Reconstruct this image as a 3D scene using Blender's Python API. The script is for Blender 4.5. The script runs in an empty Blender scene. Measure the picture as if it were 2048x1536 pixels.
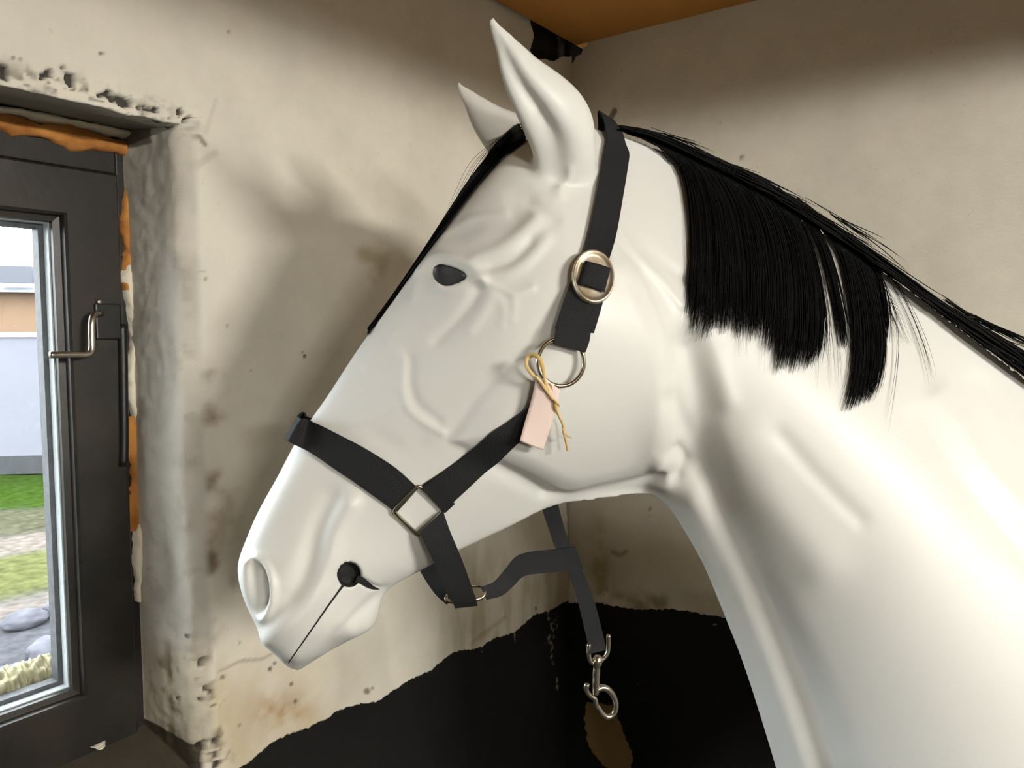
import bpy, bmesh, math, random
import numpy as np
from mathutils import Vector
from mathutils.bvhtree import BVHTree

# ------------------------------------------------------------------ camera
W, H, FPX = 2048.0, 1536.0, 1540.0
YAW, PITCH = math.radians(36.2), math.radians(4.3)
CAM = np.array([0.0, 0.0, 1.62])
FWD = np.array([math.cos(PITCH)*math.cos(YAW), math.cos(PITCH)*math.sin(YAW), -math.sin(PITCH)])
RGT = np.array([math.sin(YAW), -math.cos(YAW), 0.0])
UPV = np.cross(RGT, FWD)
HF = np.array([math.cos(YAW), math.sin(YAW), 0.0])      # horizontal forward

scene = bpy.context.scene
COL = scene.collection
cam_d = bpy.data.cameras.new('camera')
cam_d.sensor_width = 36.0
cam_d.lens = FPX/W*36.0
cam_d.clip_start = 0.02
cam_o = bpy.data.objects.new('camera', cam_d)
COL.objects.link(cam_o)
cam_o.location = CAM
cam_o.rotation_euler = (math.radians(90)-PITCH, 0, YAW-math.radians(90))
scene.camera = cam_o

# ------------------------------------------------------------------ world, lights, exposure
world = bpy.data.worlds.new('overcast_sky')
scene.world = world
world.use_nodes = True
wb = world.node_tree.nodes['Background']
wb.inputs[0].default_value = (0.92, 0.955, 1.0, 1)
wb.inputs[1].default_value = 18.0
vs = scene.view_settings
vs.view_transform = 'Standard'
vs.look = 'None'
vs.gamma = 1.0
vs.exposure = 0.0
vs.use_curve_mapping = False

LAMP_POS = np.array([0.34, -1.80, 2.062])     # ring-tube lamps in a shallow opaque pan, hung from the ceiling behind the camera
LAMP_POWER = 950.0
FILL_LAMP_POS = np.array([-1.30, -2.5, 2.062])  # second lamp, added as fill light from the left rear
FILL_LAMP_POWER = 820.0

# ------------------------------------------------------------------ projection helpers
def proj(P):
    d = P - CAM
    z = d @ FWD
    return np.stack([W/2 + FPX*(d @ RGT)/z, H/2 - FPX*(d @ UPV)/z], -1)

def ray(px, py):
    return FWD + RGT*((px-W/2)/FPX) + UPV*((H/2-py)/FPX)

def at_y(px, py, y):
    r = ray(px, py); return CAM + r*((y-CAM[1])/r[1])

def at_x(px, py, x):
    r = ray(px, py); return CAM + r*((x-CAM[0])/r[0])

def at_z(px, py, z):
    r = ray(px, py); return CAM + r*((z-CAM[2])/r[2])

def at_d(px, py, d):
    return CAM + ray(px, py)*d

# ------------------------------------------------------------------ noise (vectorised value noise)
def _hash(ix, iy, iz, seed):
    n = (ix*374761393 + iy*668265263 + iz*1274126177 + seed*974711) & 0xFFFFFFFF
    n = ((n ^ (n >> 13))*1103515245) & 0xFFFFFFFF
    n = (n ^ (n >> 16)) & 0xFFFFFFFF
    return (n & 0xFFFFFF)/float(0xFFFFFF)

def vnoise(P, scale, seed=0, octaves=1):
    out = np.zeros(len(P)); amp, tot = 1.0, 0.0
    for o in range(octaves):
        q = np.asarray(P, float)*scale*(2.03**o) + 13.7*o
        i = np.floor(q).astype(np.int64); f = q - i
        f = f*f*(3-2*f)
        x0, y0, z0 = i[:, 0], i[:, 1], i[:, 2]
        def c(a, b, d): return _hash(x0+a, y0+b, z0+d, seed+o*17)
        fx, fy, fz = f[:, 0], f[:, 1], f[:, 2]
        v = ((c(0,0,0)*(1-fx)+c(1,0,0)*fx)*(1-fy) + (c(0,1,0)*(1-fx)+c(1,1,0)*fx)*fy)*(1-fz) \
          + ((c(0,0,1)*(1-fx)+c(1,0,1)*fx)*(1-fy) + (c(0,1,1)*(1-fx)+c(1,1,1)*fx)*fy)*fz
        out += amp*(v-0.5)*2; tot += amp; amp *= 0.5
    return out/tot

def sstep(a, b, x):
    t = np.clip((x-a)/(b-a), 0, 1); return t*t*(3-2*t)

def seg_dist(P, line):
    """distance of 2D points to a polyline"""
    best = np.full(len(P), 1e9)
    L = np.asarray(line, float)
    for a, b in zip(L[:-1], L[1:]):
        ab = b-a
        t = np.clip(((P-a) @ ab)/max(ab @ ab, 1e-9), 0, 1)
        d = np.hypot(*(P - (a + t[:, None]*ab)).T)
        best = np.minimum(best, d)
    return best

def poly_sd(P, poly):
    """signed distance to polygon, inside positive"""
    L = np.asarray(poly, float)
    d = seg_dist(P, np.vstack([L, L[:1]]))
    ins = np.zeros(len(P), bool)
    n = len(L)
    for k in range(n):
        (x1, y1), (x2, y2) = L[k], L[(k+1) % n]
        cnd = (y1 > P[:, 1]) != (y2 > P[:, 1])
        with np.errstate(divide='ignore', invalid='ignore'):
            xi = (x2-x1)*(P[:, 1]-y1)/(y2-y1) + x1
        ins ^= cnd & (P[:, 0] < xi)
    return np.where(ins, d, -d)

def catmull(pts, n):
    p = np.asarray(pts, float)
    q = np.vstack([2*p[0]-p[1], p, 2*p[-1]-p[-2]])
    L = np.concatenate([[0], np.cumsum(np.linalg.norm(np.diff(p, axis=0), axis=1))])
    t = np.linspace(0, L[-1], n)
    k = np.clip(np.searchsorted(L, t, side='right')-1, 0, len(p)-2)
    u = ((t-L[k])/(L[k+1]-L[k]))[:, None]
    a, b, c, d = q[k], q[k+1], q[k+2], q[k+3]
    return 0.5*((2*b) + (c-a)*u + (2*a-5*b+4*c-d)*u*u + (3*b-a-3*c+d)*u**3)

# ------------------------------------------------------------------ object helpers
def lin(rgb):
    return tuple(((c/255)/12.92 if c/255 <= 0.04045 else (((c/255)+0.055)/1.055)**2.4) for c in rgb)

def mat(name, rgb, rough=0.6, metal=0.0, spec=0.5, coat=0.0, bump=None, vary=None, trans=0.0):
    m = bpy.data.materials.new(name); m.use_nodes = True
    nt = m.node_tree; b = nt.nodes['Principled BSDF']
    b.inputs['Base Color'].default_value = (*lin(rgb), 1)
    b.inputs['Roughness'].default_value = rough
    b.inputs['Metallic'].default_value = metal
    b.inputs['Specular IOR Level'].default_value = spec
    b.inputs['Coat Weight'].default_value = coat
    b.inputs['Coat Roughness'].default_value = 0.15
    tc = nt.nodes.new('ShaderNodeTexCoord')
    if vary:
        sc_, amt, rgb2 = vary
        n = nt.nodes.new('ShaderNodeTexNoise'); n.inputs['Scale'].default_value = sc_
        n.inputs['Detail'].default_value = 6
        nt.links.new(tc.outputs['Object'], n.inputs['Vector'])
        r = nt.nodes.new('ShaderNodeMapRange')
        r.inputs[1].default_value = 0.4; r.inputs[2].default_value = 0.68
        r.inputs[3].default_value = 0.0; r.inputs[4].default_value = amt
        nt.links.new(n.outputs['Fac'], r.inputs[0])
        mx = nt.nodes.new('ShaderNodeMixRGB')
        mx.inputs[1].default_value = (*lin(rgb), 1); mx.inputs[2].default_value = (*lin(rgb2), 1)
        nt.links.new(r.outputs[0], mx.inputs[0]); nt.links.new(mx.outputs[0], b.inputs['Base Color'])
    if bump:
        sc_, st = bump
        n2 = nt.nodes.new('ShaderNodeTexNoise'); n2.inputs['Scale'].default_value = sc_
        n2.inputs['Detail'].default_value = 4
        nt.links.new(tc.outputs['Object'], n2.inputs['Vector'])
        bp = nt.nodes.new('ShaderNodeBump'); bp.inputs['Strength'].default_value = st
        bp.inputs['Distance'].default_value = 0.002
        nt.links.new(n2.outputs['Fac'], bp.inputs['Height']); nt.links.new(bp.outputs[0], b.inputs['Normal'])
    return m

def new_mesh(name, verts, faces, m=None, parent=None, smooth=True):
    me = bpy.data.meshes.new(name)
    me.from_pydata([tuple(map(float, v)) for v in verts], [], [tuple(map(int, f)) for f in faces])
    me.update()
    if smooth: me.polygons.foreach_set('use_smooth', [True]*len(me.polygons))
    o = bpy.data.objects.new(name, me); COL.objects.link(o)
    if m: me.materials.append(m)
    if parent: o.parent = parent
    return o

def thing(o, label=None, cat=None, group=None, kind=None):
    if label: o['label'] = label
    if cat: o['category'] = cat
    if group: o['group'] = group
    if kind: o['kind'] = kind
    return o

def empty(name, loc=(0, 0, 0)):
    o = bpy.data.objects.new(name, None); COL.objects.link(o)
    o.empty_display_size = 0.05
    o.location = loc
    return o

def pparent(o, p):
    """parent keeping world coordinates (empties are only translated)"""
    o.parent = p
    o.location = o.location - p.location
    return o

def boxes_mesh(name, boxes, m, parent=None, bevel=0.0, smooth=False):
    """list of (min, max) boxes in one mesh (one part)"""
    bm = bmesh.new()
    for lo, hi in boxes:
        lo = np.asarray(lo, float); hi = np.asarray(hi, float)
        r = bmesh.ops.create_cube(bm, size=1.0)
        for v in r['verts']:
            v.co = Vector(((lo+hi)/2 + np.array(v.co)*(hi-lo)).tolist())
    if bevel:
        bmesh.ops.bevel(bm, geom=list(bm.edges), offset=bevel, segments=2, affect='EDGES', profile=0.6)
    me = bpy.data.meshes.new(name); bm.to_mesh(me); bm.free()
    o = bpy.data.objects.new(name, me); COL.objects.link(o)
    me.materials.append(m)
    if parent: pparent(o, parent)
    return o

def tube_geo(path, rad, nseg=12, closed=False, cap=True):
    p = np.asarray(path, float); n = len(p)
    rad = np.broadcast_to(np.asarray(rad, float), (n,))
    if closed: tan = np.roll(p, -1, 0) - np.roll(p, 1, 0)
    else: tan = np.gradient(p, axis=0)
    tan /= np.maximum(np.linalg.norm(tan, axis=1, keepdims=True), 1e-12)
    u = np.cross(tan[0], [0.3, 0.5, 0.81]); u /= np.linalg.norm(u)
    V = []; F = []
    for i in range(n):
        u = u - tan[i]*(u @ tan[i]); u /= np.linalg.norm(u)
        w = np.cross(tan[i], u)
        for k in range(nseg):
            a = 2*math.pi*k/nseg
            V.append(p[i] + rad[i]*(math.cos(a)*u + math.sin(a)*w))
    m_ = n if closed else n-1
    for i in range(m_):
        for k in range(nseg):
            a, b = i*nseg+k, i*nseg+(k+1) % nseg
            c, d = ((i+1) % n)*nseg+(k+1) % nseg, ((i+1) % n)*nseg+k
            F.append((a, b, c, d))
    if cap and not closed:
        F.append(tuple(range(nseg))[::-1]); F.append(tuple(range((n-1)*nseg, n*nseg)))
    return V, F

def tube(name, path, rad, m, parent=None, nseg=12, closed=False):
    V, F = tube_geo(path, rad, nseg, closed)
    o = new_mesh(name, V, F, m)
    if parent: pparent(o, parent)
    return o

def merge_geo(parts):
    V = []; F = []
    for v, f in parts:
        b = len(V); V += list(v); F += [tuple(i+b for i in q) for q in f]
    return V, F

def set_attr(o, name, data, typ='FLOAT'):
    at = o.data.attributes.new(name, 'FLOAT_COLOR' if typ == 'COLOR' else 'FLOAT', 'POINT')
    if typ == 'COLOR':
        d = np.ones((len(data), 4)); d[:, :3] = data
        at.data.foreach_set('color', d.ravel())
    else:
        at.data.foreach_set('value', np.asarray(data, float))
# ------------------------------------------------------------------ room dimensions
RNG = 1.755
XC = RNG*math.cos(math.radians(31.9))       # right wall plane x = XC
YL = RNG*math.sin(math.radians(31.9))       # left wall plane  y = YL
ZCEIL = 2.235
XB, YB = -2.6, -3.6
REV = 0.142                                  # depth of the window recess
YF = YL + REV                                # window frame plane
XJ = at_y(266, 850, YF)[0]                   # right jamb
XJL = XJ - 0.80                              # left jamb
ZHEAD = at_y(330, 240, YL)[2] - 0.004
ZSILL = at_y(285, 1450, YF)[2]
print('room', XC, YL, XJ, ZHEAD, ZSILL)

# ------------------------------------------------------------------ wall material: paint, stains, bitumen dado
def wall_material(name):
    m = bpy.data.materials.new(name); m.use_nodes = True
    nt = m.node_tree; N = nt.nodes; L = nt.links
    b = N['Principled BSDF']
    tc = N.new('ShaderNodeTexCoord')
    col = N.new('ShaderNodeAttribute'); col.attribute_name = 'paint'
    dd = N.new('ShaderNodeAttribute'); dd.attribute_name = 'dado'
    sc_ = N.new('ShaderNodeAttribute'); sc_.attribute_name = 'scuff'
    n1 = N.new('ShaderNodeTexNoise'); n1.inputs['Scale'].default_value = 9; n1.inputs['Detail'].default_value = 9
    n1.inputs['Roughness'].default_value = 0.62
    n2 = N.new('ShaderNodeTexNoise'); n2.inputs['Scale'].default_value = 85; n2.inputs['Detail'].default_value = 6
    n3 = N.new('ShaderNodeTexNoise'); n3.inputs['Scale'].default_value = 420; n3.inputs['Detail'].default_value = 3
    for n in (n1, n2, n3): L.new(tc.outputs['Object'], n.inputs['Vector'])
    # faint dirt clouds in the paint
    r1 = N.new('ShaderNodeMapRange'); r1.inputs[1].default_value = 0.35; r1.inputs[2].default_value = 0.7
    r1.inputs[3].default_value = 1.03; r1.inputs[4].default_value = 0.9
    L.new(n1.outputs['Fac'], r1.inputs[0])
    mul = N.new('ShaderNodeMixRGB'); mul.blend_type = 'MULTIPLY'; mul.inputs[0].default_value = 1
    L.new(col.outputs['Color'], mul.inputs[1]); L.new(r1.outputs[0], mul.inputs[2])
    # tiny specks
    r2 = N.new('ShaderNodeMapRange'); r2.inputs[1].default_value = 0.70; r2.inputs[2].default_value = 0.78
    r2.inputs[3].default_value = 0.0; r2.inputs[4].default_value = 0.35
    L.new(n2.outputs['Fac'], r2.inputs[0])
    sp = N.new('ShaderNodeMixRGB'); sp.inputs[2].default_value = (*lin((96, 84, 66)), 1)
    L.new(r2.outputs[0], sp.inputs[0]); L.new(mul.outputs[0], sp.inputs[1])
    # dado edge
    ad = N.new('ShaderNodeMath'); ad.operation = 'MULTIPLY_ADD'
    ad.inputs[1].default_value = 0.012; L.new(n2.outputs['Fac'], ad.inputs[0]); L.new(dd.outputs['Fac'], ad.inputs[2])
    r3 = N.new('ShaderNodeMapRange'); r3.inputs[1].default_value = 0.005; r3.inputs[2].default_value = 0.007
    r3.inputs[3].default_value = 1.0; r3.inputs[4].default_value = 0.0
    L.new(ad.outputs[0], r3.inputs[0])
    # scuffs in the black paint
    ma = N.new('ShaderNodeMath'); ma.operation = 'MULTIPLY_ADD'; ma.inputs[1].default_value = 0.9
    L.new(n2.outputs['Fac'], ma.inputs[0]); L.new(sc_.outputs['Fac'], ma.inputs[2])
    r4 = N.new('ShaderNodeMapRange'); r4.inputs[1].default_value = 0.93; r4.inputs[2].default_value = 1.02
    r4.inputs[3].default_value = 0.0; r4.inputs[4].default_value = 1.0
    L.new(ma.outputs[0], r4.inputs[0])
    bl = N.new('ShaderNodeMixRGB'); bl.inputs[1].default_value = (*lin((13, 13, 12)), 1)
    bl.inputs[2].default_value = (*lin((118, 112, 98)), 1)
    L.new(r4.outputs[0], bl.inputs[0])
    fin = N.new('ShaderNodeMixRGB'); L.new(r3.outputs[0], fin.inputs[0])
    L.new(sp.outputs[0], fin.inputs[1]); L.new(bl.outputs[0], fin.inputs[2])
    L.new(fin.outputs[0], b.inputs['Base Color'])
    b.inputs['Roughness'].default_value = 0.75
    b.inputs['Specular IOR Level'].default_value = 0.25
    bp = N.new('ShaderNodeBump'); bp.inputs['Strength'].default_value = 0.35; bp.inputs['Distance'].default_value = 0.0015
    mx = N.new('ShaderNodeMath'); mx.operation = 'ADD'
    L.new(n2.outputs['Fac'], mx.inputs[0]); L.new(n3.outputs['Fac'], mx.inputs[1])
    L.new(mx.outputs[0], bp.inputs['Height']); L.new(bp.outputs[0], b.inputs['Normal'])
    return m

M_WALL = wall_material('painted_plaster')
PAINT = np.array(lin((219, 214, 201)))

def blend(col, rgb, w):
    w = np.clip(w, 0, 1)[:, None]
    return col*(1-w) + np.array(lin(rgb))*w

def tilt_dado(P, axis):
    """height above the black dado edge; the painted edge is not level"""
    if axis == 'left':
        a = at_y(1138, 1204, YL); b = at_y(452, 1536, YL)
        x = P[:, 0]; z = a[2] + (b[2]-a[2])*(x-a[0])/(b[0]-a[0])
        z += 0.006*np.sin(x*19) + 0.004*np.sin(x*47+1)
    else:
        a = at_x(1150, 1205, XC); b = at_x(1440, 1230, XC)
        y = P[:, 1]; z = a[2] + (b[2]-a[2])*(y-a[1])/(b[1]-a[1])
        z += 0.003*np.sin(y*31)
    return P[:, 2] - z

def grid_faces(nu, nv):
    i = np.arange(nu-1)[:, None]; k = np.arange(nv-1)[None, :]
    a = (i*nv+k); return np.stack([a, a+nv, a+nv+1, a+1], -1).reshape(-1, 4)

# ------------------------------------------------------------------ left wall with the window recess
def build_left_wall():
    nj = 30
    tt = np.linspace(0, 1, nj)
    def prof(t):       # recess depth 1 at the frame -> 0 at the wall face, rounded arris
        return 1-t
    xs = [np.linspace(XB, XJL-0.03, 24)]; ms = [np.zeros(24)]
    xs.append(XJL - 0.02*tt); xs[-1] = xs[-1][::-1]; ms.append((1-tt)[::-1])
    xs.append(np.concatenate([np.linspace(XJL+0.02, XJ-0.42, 6), np.linspace(XJ-0.41, XJ-0.004, 120)])); ms.append(np.ones(126))
    splay = 0.004*tt + 0.022*np.clip((tt-0.8)/0.2, 0, 1)**2
    xs.append(XJ + splay); ms.append(1-tt)
    nf = 260
    xs.append(np.concatenate([np.linspace(XJ+0.030, XC-0.135, nf), np.linspace(XC-0.133, XC+0.03, 90)])); nf += 90; ms.append(np.zeros(nf))
    X = np.concatenate(xs); MX = np.concatenate(ms)
    zs = [np.linspace(0, 0.62, 14)]; mz = [np.zeros(14)]
    slope = 0.035
    zs.append(ZSILL - slope*(1-tt[::-1])*1.0 - 0.012*np.clip((tt[::-1]-0.85)/0.15, 0, 1)); zs[-1] = ZSILL - slope*tt[::-1]; mz.append((1-tt)[::-1])
    zlo = ZSILL - slope
    zs.insert(1, np.linspace(0.63, zlo-0.004, 50)); mz.insert(1, np.zeros(50))
    zs.append(np.linspace(ZSILL+0.002, ZHEAD+0.014, 300)); mz.append(np.ones(300))
    zs.append(ZHEAD + 0.016 - 0.014*tt); mz.append(1-tt)
    nh = 190
    zs.append(np.linspace(ZHEAD+0.004, ZCEIL+0.02, nh)); mz.append(np.zeros(nh))
    Z = np.concatenate(zs); MZ = np.concatenate(mz)
    nx, nz = len(X), len(Z)
    gx, gz = np.meshgrid(X, Z, indexing='ij')
    i0 = len(Z)-nh-nj
    Zm = Z.copy(); Zm[i0:i0+nj] = np.linspace(ZHEAD+0.0142, ZHEAD+0.016, nj); Zm[i0+nj:] = np.linspace(ZHEAD+0.0162, ZCEIL+0.02, nh)
    kf = np.clip(MX*3, 0, 1)[:, None]
    gz = Zm[None, :]*(1-kf) + gz*kf
    gmx, gmz = np.meshgrid(MX, MZ, indexing='ij')
    M = np.minimum(gmx, gmz)
    # outside the opening the squeezed columns/rows stay where they are
    gy = YL + REV*M
    P = np.stack([gx, gy, gz], -1).reshape(-1, 3)
    Mf, MXf, MZf = M.ravel(), gmx.ravel(), gmz.ravel()
    F = grid_faces(nx, nz)
    inside = (Mf > 0.999)
    keep = ~inside[F].all(1)
    F = F[keep]
    px = proj(P)
    # --- relief of the hand-laid plaster
    n_big = vnoise(P, 3.2, 1, 2); n_mid = vnoise(P, 17, 2, 3); n_fine = vnoise(P, 70, 3, 3)
    near_open = np.exp(-((P[:, 0]-XJ)/0.05)**2)*(P[:, 0] > XJ-0.1)
    injamb = ((MXf > 0.02) & (MXf < 0.999) & (MZf > 0.5) & (P[:, 0] > XJ-0.05))
    jt = 1-MXf                                              # 0 at frame, 1 at the face
    edge_right = np.exp(-(seg_dist(px, [(366, 262), (352, 420), (372, 640), (378, 860), (375, 1050), (390, 1230), (420, 1420), (440, 1536)])/26)**2)
    edge_top = np.exp(-(seg_dist(px, [(-60, 128), (0, 146), (150, 178), (260, 218), (370, 240)])/24)**2)
    P2 = P.copy()
    P2[:, 1] += 0.004*n_big + 0.0013*n_mid
    j = injamb
    P2[j, 0] += (0.009*vnoise(P, 7, 5, 2) + 0.0022*n_fine)[j]*np.clip(jt*4, 0, 1)[j]
    low_e = sstep(1180, 1330, px[:, 1])
    P2[:, 0] += (0.003+0.006*low_e)*vnoise(P, 26, 6, 3)*edge_right
    P2[:, 1] += (0.002+0.005*low_e)*vnoise(P, 45, 7, 3)*edge_right
    P2[:, 2] += 0.006*vnoise(P, 45, 8, 3)*edge_top
    # chips knocked out of the arris
    chip_top = edge_top*sstep(0.12, 0.42, vnoise(P, 62, 9, 2) + 0.15*(edge_top-0.6))
    lowband = np.exp(-(seg_dist(px, [(395, 1270), (405, 1380), (425, 1536)])/30)**2)
    chip_low = lowband*sstep(0.18, 0.42, vnoise(P, 60, 10, 2))
    pits = np.zeros(len(P)); n_ch = vnoise(P, 120, 15, 3)
    for (a, b, r) in [(100, 145, 11), (88, 152, 9), (140, 155, 12), (146, 165, 8), (6, 138, 10), (218, 188, 10), (226, 196, 8), (200, 192, 7), (290, 216, 8), (312, 218, 8), (362, 226, 9), (372, 240, 8), (278, 214, 6), (260, 206, 6), (125, 136, 5),
                      (395, 1360, 7), (430, 1385, 8), (425, 1410, 8), (360, 1395, 6), (408, 1490, 13), (432, 1480, 8), (428, 1510, 10), (318, 1392, 6), (402, 1400, 6)]:
        d = np.hypot(px[:, 0]-a, px[:, 1]-b)
        pits = np.maximum(pits, 1-sstep(r*0.6, r*1.0, d + 7*n_ch))
    front = (P[:, 1] < YL+0.05)
    chips = np.maximum(np.maximum(chip_top, chip_low*0.8), pits)*front
    P2[:, 1] += 0.010*chips
    # --- colours
    col = np.tile(PAINT, (len(P), 1))
    big = vnoise(P, 2.3, 20, 3); mid = vnoise(P, 9, 21, 4); fine = vnoise(P, 34, 22, 4)
    col = blend(col, (208, 200, 178), sstep(-0.1, 0.7, big)*0.4)
    # yellow-brown damp near the window and in the lower part of the wall
    damp = np.exp(-(seg_dist(px, [(410, 760), (420, 900), (415, 1050), (425, 1180), (420, 1260)])/46)**2)
    col = blend(col, (128, 96, 58), damp*sstep(-0.25, 0.55, mid+0.6*fine)*0.85)
    col = blend(col, (88, 70, 54), damp*sstep(0.1, 0.6, fine+0.3*mid)*0.35)
    d3 = np.exp(-(((px[:, 0]-405)/30)**2+((px[:, 1]-1130)/160)**2))
    col = blend(col, (78, 64, 55), d3*sstep(-0.1, 0.5, fine+0.35*mid)*0.5)
    rust = np.exp(-(((px[:, 0]-560)/62)**2 + ((px[:, 1]-1425)/38)**2))
    col = blend(col, (150, 104, 62), rust*sstep(-0.45, 0.35, fine+mid*0.6)*0.85)
    lower = sstep(1150, 1500, px[:, 1])*(px[:, 0] > 430)*sstep(900, 480, px[:, 0])
    col = blend(col, (186, 164, 114), lower*0.9*sstep(-0.6, 0.5, mid))
    lower2 = sstep(1000, 1200, px[:, 1])*sstep(820, 960, px[:, 0])
    col = blend(col, (150, 140, 108), lower2*(0.35+0.4*sstep(-0.3, 0.5, vnoise(P*np.array([3, 1, 0.6]), 14, 31, 3))))
    col = blend(col, (172, 160, 120), 0.7*sstep(26, 4, seg_dist(px, [(728, 508), (765, 520), (752, 548)]))*sstep(-0.5, 0.3, fine))
    # cracks, a dark line down the wall corner, and spots
    for ln, w, a in [([(440, 1342), (480, 1322), (525, 1318), (560, 1300)], 3, 0.4), ([(1137, 1000), (1139, 1090), (1141, 1210)], 3, 0.7),
                     ([(378, 262), (400, 275), (412, 290)], 3, 0.7), ([(412, 265), (424, 225), (432, 200)], 3, 0.12), ([(395, 332), (412, 318), (430, 306)], 7, 0.18),
                     ([(940, 1290), (990, 1250), (1010, 1235)], 4, 0.25)]:
        col = blend(col, (92, 80, 60), a*sstep(w*1.6, w*0.4, seg_dist(px, ln)+4*fine+2*mid))
    for (a, b, r, k) in [(202, 107, 5, .8), (458, 63, 4, .5), (610, 712, 4, .9), (606, 705, 3, .5), (540, 1338, 5, .9), (549, 1327, 4, .8), (582, 1368, 4, .9), (590, 1402, 4, .9), (733, 1382, 7, .7), (744, 1376, 4, .5), (25, 116, 5, .7), (40, 118, 4, .6), (480, 1285, 3, .5), (395, 540, 3, .6), (408, 542, 3, .5), (412, 558, 4, .5), (455, 652, 3, .5), (478, 1450, 4, .5), (446, 1354, 5, .8), (1072, 1216, 3, .8)]:
        col = blend(col, (70, 58, 44), k*sstep(r*1.3, r*0.5, np.hypot(px[:, 0]-a, px[:, 1]-b)))
    # bare mortar in the recess: jamb, head, sill
    jamb = injamb.astype(float)
    col = blend(col, (196, 193, 183), jamb*0.95)
    col = blend(col, (214, 210, 198), jamb*sstep(0.05, 0.4, vnoise(P, 16, 41, 3))*0.7)
    col = blend(col, (140, 134, 124), jamb*sstep(0.15, 0.7, vnoise(P, 20, 42, 3))*0.35)
    col = blend(col, (196, 190, 172), jamb*np.clip(1-jt*5, 0, 1)*0.9)
    jl = jamb*sstep(1260, 1330, px[:, 1])
    col = blend(col, (190, 180, 158), jl*0.8)
    col = blend(col, (120, 106, 86), jl*sstep(0.0, 0.4, vnoise(P, 40, 43, 3))*0.8)
    jb = (edge_right*front)
    col = blend(col, (214, 206, 188), jb*0.5)
    col = blend(col, (110, 96, 78), np.maximum(jb*(0.25+0.75*low_e), lowband*0.8)*sstep(0.22, 0.5, vnoise(P, 48, 44, 3))*0.85)
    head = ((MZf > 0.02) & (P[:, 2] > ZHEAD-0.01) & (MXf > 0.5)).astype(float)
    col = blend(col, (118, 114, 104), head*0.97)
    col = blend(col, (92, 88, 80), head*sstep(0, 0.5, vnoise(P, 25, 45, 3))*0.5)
    sill = ((MZf > 0.02) & (P[:, 2] < ZSILL+0.01) & (MXf > 0.1) & (P[:, 1] > YL-0.01)).astype(float)*(Mf > 0.005)
    col = blend(col, (52, 46, 34), sill*0.97)
    col = blend(col, (84, 76, 58), sill*sstep(0.1, 0.6, mid+0.4*fine)*0.6)
    et = edge_top*front
    col = blend(col, (226, 220, 204), et*0.6)
    col = blend(col, (120, 112, 98), et*sstep(0.05, 0.4, vnoise(P, 55, 46, 3))*0.7)
    col = blend(col, (30, 26, 22), np.maximum(sstep(0.25, 0.6, chips), 0)*0.93)
    col = blend(col, (66, 60, 52), et*sstep(0.22, 0.5, vnoise(P, 150, 47, 2))*0.7)
    dado = tilt_dado(P, 'left')
    dado = np.where((P[:, 1] > YL+0.012), 0.3, dado)
    scuff = np.zeros(len(P))
    for ln, w in [([(1095, 1235), (1110, 1240), (1098, 1285)], 16), ([(1105, 1290), (1106, 1330)], 8), ([(1114, 1355), (1115, 1380)], 6), ([(967, 1290), (965, 1315)], 6), ([(1030, 1265), (1034, 1290)], 5)]:
        scuff = np.maximum(scuff, 0.52*np.exp(-(seg_dist(px, ln)/w)**2))
    scuff = np.maximum(scuff, 0.30*sstep(0.35, 0.8, vnoise(P, 60, 50, 2)))
    o = new_mesh('wall_left', P2, F, M_WALL)
    set_attr(o, 'paint', col, 'COLOR'); set_attr(o, 'dado', dado); set_attr(o, 'scuff', scuff)
    thing(o, 'off-white plaster wall with the window recess, damp stains and a black painted lower part', 'wall', kind='structure')
    # remove collapsed faces, open the broken hole under the ceiling corner
    bm = bmesh.new(); bm.from_mesh(o.data)
    bmesh.ops.dissolve_degenerate(bm, dist=1e-6, edges=list(bm.edges))
    hole = []
    for f in bm.faces:
        c = f.calc_center_median()
        if c.x > XC-0.16 and c.z > ZCEIL-0.2:
            q = proj(np.array([[c.x, c.y, c.z]]))[0]
            if HOLE_L(q) or c.x > XC+0.001: hole.append(f)
    bmesh.ops.delete(bm, geom=hole, context='FACES')
    bm.to_mesh(o.data); bm.free()
    return o

def HOLE_L(q):
    return q[0] > 1064 + 3*math.sin(q[1]*0.11) and q[1] < 116 + 5*math.sin(q[0]*0.07) + 2*math.sin(q[0]*0.2)

HOLE_R = [(1090, 20), (1185, 20), (1182, 78), (1176, 92), (1166, 97), (1163, 108), (1152, 114), (1146, 124), (1139, 130), (1090, 130)]

build_left_wall()

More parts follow.
